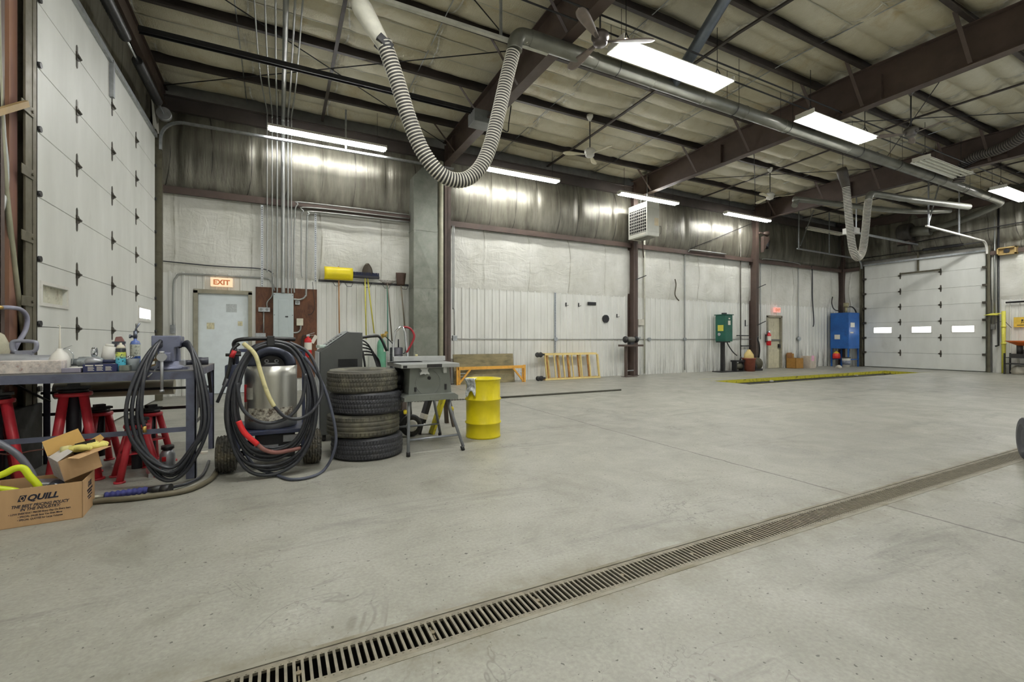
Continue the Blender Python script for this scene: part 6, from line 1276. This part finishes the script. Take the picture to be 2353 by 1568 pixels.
# bench grinder on its post
t = thing('grinder_stand', 'brown steel pedestal shelf standing at the second wall column', 'stand', (10.05, 11.25, 0))
MB().box((-.38, -.12, .97), (.42, .16, 1.03)).to('shelf', STEELBROWN, t); b = MB(); b.box((-.23, -.02, 0), (-.16, .05, .97)); b.box((-.28, -.1, 0), (.2, .14, .012)); b.to('post', STEELBROWN, t); b = MB(); b.bar((-.2, .0, .2), (.15, .05, .2), .03, .03); b.to('foot_bar', GALV, t)
t = thing('bench_grinder', 'grey bench grinder with two wheels on the brown pedestal shelf', 'bench grinder', (10.05, 11.25, 1.031))
MB().lathe([(0, -.14), (.08, -.13), (.09, 0), (.08, .13), (0, .14)], 18, (0, 0, .16), 'X').to('motor', M('grinder_grey', L(104, 104, 98), .5), t); MB().box((-.08, -.07, 0), (.08, .07, .08)).to('base', BLACK, t)
for sx in (-1, 1): MB().lathe([(0, -.03), (.1, -.03), (.11, 0), (.1, .03), (0, .03)], 20, (sx * .22, 0, .16), 'X').to('grinding_wheel', BLACK, t)
b = MB(); b.cyl((.28, 0, .16), (.36, -.05, .24), .03, n=10); b.to('guard', GALV, t)
# green cabinet on its post
GREEN = M('cabinet_green', L(30, 92, 76), .4, var=.14)
t = thing('filter_cabinet', 'dark green cabinet on a black post against the ribbed wall', 'cabinet', (14.62, 11.38, 0))
b = MB(); b.box((-.19, -.2, 1.12), (.2, .22, 2.08)); b.to('cabinet', GREEN, t, bev=.01); b = MB(); b.box((-.22, -.23, 2.08), (.23, .25, 2.11)); b.to('lid', GREEN, t); MB().cyl((0, 0, 2.1), (0, 0, 2.17), .09, n=16).to('vent_cap', BLACK, t)
b = MB(); b.box((-.197, -.12, 1.5), (-.191, .12, 1.72)); b.to('yellow_label', M('label_yellow', L(214, 206, 84), .5, var=.1, scale=30), t); b = MB(); b.box((-.1 + .05, -.206, 1.72), (.08, -.201, 1.88)); b.box((-.02, -.206, 1.93), (.06, -.201, 1.98)); b.to('white_label', PAPER, t); b = MB(); b.cyl((-.21, .05, 1.38), (-.19, .05, 1.38), .06, n=14); b.to('gauge', CHROME, t); MB().box((-.19, -.18, 1.08), (.1, .2, 1.12)).to('bottom_tray', BLACK, t)
b = MB(); b.box((-.13, -.05, 0), (-.02, .06, 1.08)); b.box((-.4, -.2, 0), (.34, .2, .03)); b.to('post', BLACK, t); b = MB(); b.tube(spline([(.02, -.1, 1.1), (.1, -.12, .95), (.3, -.15, .72), (.5, -.15, .6)], 5), .02, 8); b.to('drain_hose', BLACK, t)
t = thing('parts_stand', 'greasy black motor on a low stand left of the rusty bucket', 'motor', (15.3, 11.3, 0))
b = MB(); b.box((-.28, -.12, .36), (.22, .12, .42)); b.box((-.25, -.1, .03), (-.2, .1, .36)); b.box((.15, -.1, .03), (.2, .1, .36)); b.box((-.3, -.15, 0), (.25, .15, .03)); b.to('stand', BLACK, t); b = MB(); b.lathe([(0, -.14), (.11, -.12), (.12, .1), (.05, .14), (0, .14)], 16, (0, 0, .2), 'X'); b.to('motor', M('greasy_grey', L(92, 90, 76), .5, .3, var=.3), t); b = MB(); b.cyl((.1, 0, .42), (.15, 0, .54), .03, n=8); b.to('lever', BLACK, t)
t = thing('rusty_bucket', 'rusty red bucket in front of the wall right of the green cabinet', 'bucket', (15.76, 11.2, 0)); MB().lathe([(0, 0), (.2, 0), (.225, .44), (.25, .46), (.25, .5), (.21, .5), (.19, .04), (0, .04)], 24).to('bucket', M('rust_red', L(124, 66, 48), .65, var=.2), t)
tag(MB().lathe([(0, 0), (.17, 0), (.19, .08), (.16, .2), (.1, .3), (.05, .38), (.02, .4), (0, .4)], 12, (15.76, 11.2, .42), 'Z', True, lambda j, k, r: r * (1 + .16 * math.sin(k * 2.1 + j))).to('paper_bag', M('bag_tan', L(214, 190, 126), .8, bump=.4)), 'crumpled tan bag stuffed into the rusty bucket', 'bag')
t = thing('hose_reel', 'dark hose reel with coiled hose at the foot of the third column', 'hose reel', (16.33, 11.3, 0)); b = MB()
for k in range(5): b.lathe([(.2 + .012 * (k % 2), -.018), (.225 + .012 * (k % 2), 0), (.2 + .012 * (k % 2), .018)], 22, (-.1 + .045 * k, 0, .27), 'X')
b.lathe([(0, -.13), (.2, -.13), (.2, .12), (0, .12)], 20, (0, 0, .27), 'X'); b.to('coil', M('reel_olive', L(82, 78, 60), .6), t); b = MB(); b.box((-.22, -.12, 0), (.22, .12, .08)); b.cyl((-.3, -.05, .16), (-.2, -.05, .16), .14, n=16); b.to('stand', BLACK, t)
b = MB(); b.tube(spline([(.08, -.05, .5), (.05, -.1, .75), (.0, -.12, 1.0), (-.05, -.1, 1.2), (-.02, -.1, 1.3)], 5), .03, 8); b.to('hanging_hose', BLACK, t)
tag(MB().box((15.7, 11.62, 1.32), (16.35, 11.68, 1.36)).to('wall_rod', BLACK), 'short dark rod on the wall right of the green cabinet, upper', 'rod'); tag(MB().box((15.95, 11.62, .92), (16.5, 11.68, .96)).to('wall_rod', BLACK), 'short dark rod on the wall above the rusty bucket, lower', 'rod')
# ------------------------------------------------------------------ far corner
t = thing('cardboard_box', 'open brown cardboard box on the floor beside the far man door', 'box', (19.1, 11.5, 0)); b = MB(); b.box((-.25, -.2, 0), (.25, -.19, .42)); b.box((-.25, .19, 0), (.25, .2, .6)); b.box((-.25, -.2, 0), (-.24, .2, .42)); b.box((.24, -.2, 0), (.25, .2, .42)); b.box((-.25, -.2, 0), (.25, .2, .01)); b.to('carton', M('card_brown', L(166, 122, 58), .75), t); MB().box((-.24, .17, .42), (.1, .19, .64)).to('flap', M('card_dark', L(142, 100, 56), .8), t)
t = thing('cardboard_box', 'pink and white carton right of the brown cardboard box', 'box', (19.78, 11.35, 0)); MB().box((-.2, -.2, 0), (.2, .2, .5)).to('carton', M('card_pale', L(196, 184, 168), .7), t); b = MB(); b.box((-.12, -.204, .3), (.06, -.201, .52)); b.to('pink_label', M('label_pink', L(226, 170, 196), .6), t)
BLUE = M('tank_blue', L(30, 92, 166), .4, var=.2, scale=2.2, dirt=L(24, 50, 92), damt=.6, dscale=2)
t = thing('oil_tank', 'tall blue steel oil tank on legs in the far corner', 'tank', (22.32, 11.24, 0))
MB().box((-.42, -.37, .79), (.43, .38, 2.36)).to('tank_body', BLUE, t, bev=.02)
for sx in (-.4, .37):
    for sy in (-.35, .32): MB().box((sx, sy, 0), (sx + .05, sy + .05, .8)).to('leg', BLUE, t)
b = MB(); b.box((-.4, -.35, .3), (.4, -.31, .34)); b.box((-.4, .3, .3), (.4, .34, .34)); b.to('leg_brace', BLUE, t)
b = MB(); b.box((-.428, -.02, 1.2), (-.422, .2, 1.4)); b.box((-.3, -.378, 1.72), (.02, -.372, 1.92)); b.box((-.32, -.378, 1.46), (-.08, -.372, 1.52)); b.to('label', PAPER, t)
b = MB(); b.cyl((-.3, -.2, 2.36), (-.3, -.2, 2.6), .05, n=10); b.cyl((-.3, -.2, 2.6), (-.3, -.2, 2.78), .1, n=14); b.to('pump', M('pump_olive', L(140, 134, 104), .5), t); b = MB(); b.tube(spline([(-.25, -.2, 2.6), (.05, -.25, 2.62), (.3, -.25, 2.5), (.4, -.25, 2.36)], 5), .025, 8); b.tube(spline([(-.3, -.1, 2.45), (-.4, .2, 2.5), (-.35, .35, 2.8), (-.2, .4, 3.1)], 5), .02, 8); b.to('oil_line', BLACK, t)
b = MB(); b.cyl((-.41, .0, .74), (-.41, .0, .79), .05, n=12); b.cyl((-.3, -.3, .7), (-.3, -.3, .79), .04, n=12); b.to('drain_valve', BLACK, t)
t = thing('bucket', 'white plastic bucket with printed label under the blue tank', 'bucket', (21.85, 10.95, 0)); MB().lathe([(0, 0), (.13, 0), (.155, .38), (.16, .4), (.15, .4), (.14, .36), (0, .36)], 22).to('bucket', WHITEP, t); b = MB(); b.lathe([(.141, .1), (.151, .28)], 22); b.to('printed_band', M('band_print', L(120, 126, 140), .5, var=.4, scale=25), t); MB().lathe([(.155, .38), (.165, .39), (.165, .42), (0, .425)], 22).to('lid', BLACK, t)
t = thing('jug', 'red and yellow oil jug on a shelf bar below the blue tank', 'jug', (21.97, 11.4, .345)); MB().lathe([(0, 0), (.13, 0), (.15, .05), (.14, .2), (.08, .28), (.04, .3), (0, .3)], 16).to('body', M('jug_red', L(206, 40, 34), .4), t); MB().lathe([(.13, .2), (.1, .262), (.06, .295), (.03, .34), (0, .34)], 16).to('cap', M('jug_yellow', L(230, 188, 50), .4), t)
tag(MB().lathe([(0, 0), (.09, .0), (.11, .05), (.06, .12), (0, .14)], 10, (20.6, 10.6, 0.0), 'Z', True, lambda j, k, r: r * (1 + .2 * math.sin(k * 2.3))).to('rag', M('rag_white', L(206, 200, 184), .9)), 'small crumpled white rag on the floor before the blue tank', 'rag')
# far end wall, right side
YP = M('yellow_pipe', L(222, 216, 92), .45, var=.08)
t = thing('emergency_shower', 'pale yellow emergency shower pole right of the far overhead door', 'shower', (22.9, 6.44, 0))
b = MB(); b.cyl((0, 0, 0), (0, 0, 2.2), .055, n=14); b.to('pole', YP, t); b = MB()
for zz in (1.05, 1.65): b.cyl((0, 0, zz - .03), (0, 0, zz + .03), .07, n=14)
b.to('pipe_union', YP, t); b = MB(); b.lathe([(.03, .05), (.06, .04), (.19, .0), (.2, -.02), (0, -.02)], 24, (-.02, .3, 2.08)); b.bar((0, 0, 2.12), (-.02, .3, 2.12), .03, .03); b.to('shower_head', YP, t); b = MB(); b.bar((0, -.02, 1.85), (-.02, -.2, 1.6), .012, .012); b.bar((0, .02, 1.85), (-.02, .2, 1.78), .012, .012); b.to('pull_rod', BLACK, t)
t = thing('safety_sign', 'yellow safety sign on the far wall at the right picture edge', 'sign', (22.98, 6.05, 1.62)); MB().box((-.01, -.26, 0), (0, .16, .35)).to('panel', M('sign_yellow', L(226, 190, 74), .5), t); b = MB(); b.cyl((-.013, -.05, .24), (-.011, -.05, .24), .03, n=12); b.bar((-.012, -.05, .22), (-.012, -.02, .12), .002, .03); b.bar((-.012, -.02, .18), (-.012, -.14, .16), .002, .02); b.bar((-.012, -.16, .07), (-.012, .08, .07), .002, .02); b.to('symbol', BLACK, t)
t = thing('horn_loudspeaker', 'tan box loudspeaker mounted on the brown girt right of the far door', 'loudspeaker', (22.85, 6.33, 4.18)); b = MB(); b.box((-.12, -.24, 0), (.0, -.2, .26)); b.box((-.12, .2, 0), (0, .24, .26)); b.box((-.12, -.24, .22), (0, .24, .26)); b.box((-.12, -.24, 0), (0, .24, .04)); b.box((-.0, -.24, 0), (.1, .24, .26)); b.to('cabinet', M('speaker_tan', L(176, 150, 96), .6), t); MB().cyl((-.01, 0, .13), (-.08, 0, .13), .04, .08, n=16).to('cone', BLACK, t)
pipe('conduit', 'long pale conduit down the far wall beside the yellow shower', 'conduit', [(22.95, 6.68, 6.2), (22.95, 6.68, 1.7)], .025, sp=False); pipe('drop_pipe', 'dark pipe down the far wall ending in a hook beside the yellow pole', 'pipe', [(22.93, 6.58, 6.3), (22.93, 6.58, 1.2), (22.93, 6.58, .98), (22.93, 6.66, .95)], .03, BLACK, sp=False)
tag(MB().box((22.9, 6.66, 1.55), (22.98, 6.78, 1.75)).to('switch_box', M('switch_dark', L(96, 96, 92), .5), bev=.01), 'grey switch box on the far wall at the end of the pale conduit', 'switch')
pipe('conduit', 'dark horizontal pipe along the ribbed far wall at the right picture edge', 'pipe', [(22.95, 6.4, 2.5), (22.95, 3.0, 2.55)], .03, BLACK, sp=False)
pipe('overhead_pipe', 'thin double pipe crossing high on the far end wall', 'pipe', [(22.75, 9.5, 5.05), (22.75, 6.6, 5.2), (22.75, 2.0, 5.35)], .02, BLACK, sp=False)
t = thing('shop_rack', 'black steel rack with an orange pan at the right picture edge', 'rack', (22.55, 5.95, 0))
for yy in (.3, -.5):
    for xx in (-.25, .25): MB().box((xx - .02, yy - .02, 0), (xx + .02, yy + .02, .72)).to('leg', BLACK, t)
b = MB(); b.box((-.27, -.52, .34), (.27, .32, .37)); b.box((-.27, -.52, .56), (.27, .32, .58)); b.to('shelf', BLACK, t); b = MB(); b.box((-.15, -.3, .58), (.15, .2, .7)); b.cyl((0, .0, .7), (0, .0, 1.0), .08, n=14); b.cyl((-.1, -.2, .78), (.1, -.25, .78), .12, n=14); b.to('machine', M('rack_machine', L(60, 58, 56), .5, .3), t); b = MB(); b.lathe([(.1, .98), (.3, 1.08), (.4, 1.14), (.39, 1.15), (.28, 1.1), (0, 1.04)], 24, (0, -.05, 0)); b.to('pan', M('pan_orange', L(210, 104, 40), .5), t)
tag(MB().lathe([(0, 0), (.16, 0), (.2, .08), (.18, .22), (.08, .3), (0, .3)], 12, (22.55, 5.95, 0), 'Z', True, lambda j, k, r: r * (1 + .15 * math.sin(k * 1.9 + j))).to('sack', M('sack_white', L(196, 190, 174), .85)), 'pale sack on the floor under the black rack', 'sack')
# wheel at the right picture edge
t = thing('wheel', 'small black ribbed tyre just entering at the right picture edge', 'wheel', (6.66, 1.65, .212), math.radians(28))
b = MB(); n = 60; pf = [(.09, -.08), (.14, -.095), (.195, -.09)] + [(.212 - .008 * abs(i - 6) / 6, -.085 + .17 * i / 12) for i in range(13)] + [(.195, .09), (.14, .095), (.09, .08)]
b.lathe(pf, n, (0, 0, 0), 'Y', False, lambda j, k, r: r - .012 if 3 <= j <= 15 and ((k + abs(j - 9) // 2) % 3 == 0 or j in (9,)) else r); b.to('tyre', RUBB, t); MB().lathe([(0, -.06), (.09, -.07), (.09, .07), (0, .06)], 20, (0, 0, 0), 'Y').to('rim', WHITEP, t)
# rails in the pit
tag(MB().cyl((PX0 + .3, PY1 - .12, -.14), (PX1 - .3, PY1 - .12, -.14), .035, n=10).to('pit_pipe', BLACK), 'dark pipe running along inside the yellow edged service pit', 'pipe')
for i, xx in enumerate((13.6, 18.4)): tag(MB().ball((xx, PY1 - .12, -.1), .06, 10, (1.5, 1, .6)).to('pit_lamp', M('lamp_grey', L(150, 148, 140), .4) if i == 0 else bpy.data.materials['lamp_grey']), ('grey lamp on the pit pipe nearer the viewer', 'grey lamp on the pit pipe nearer the blue tank')[i], 'lamp')
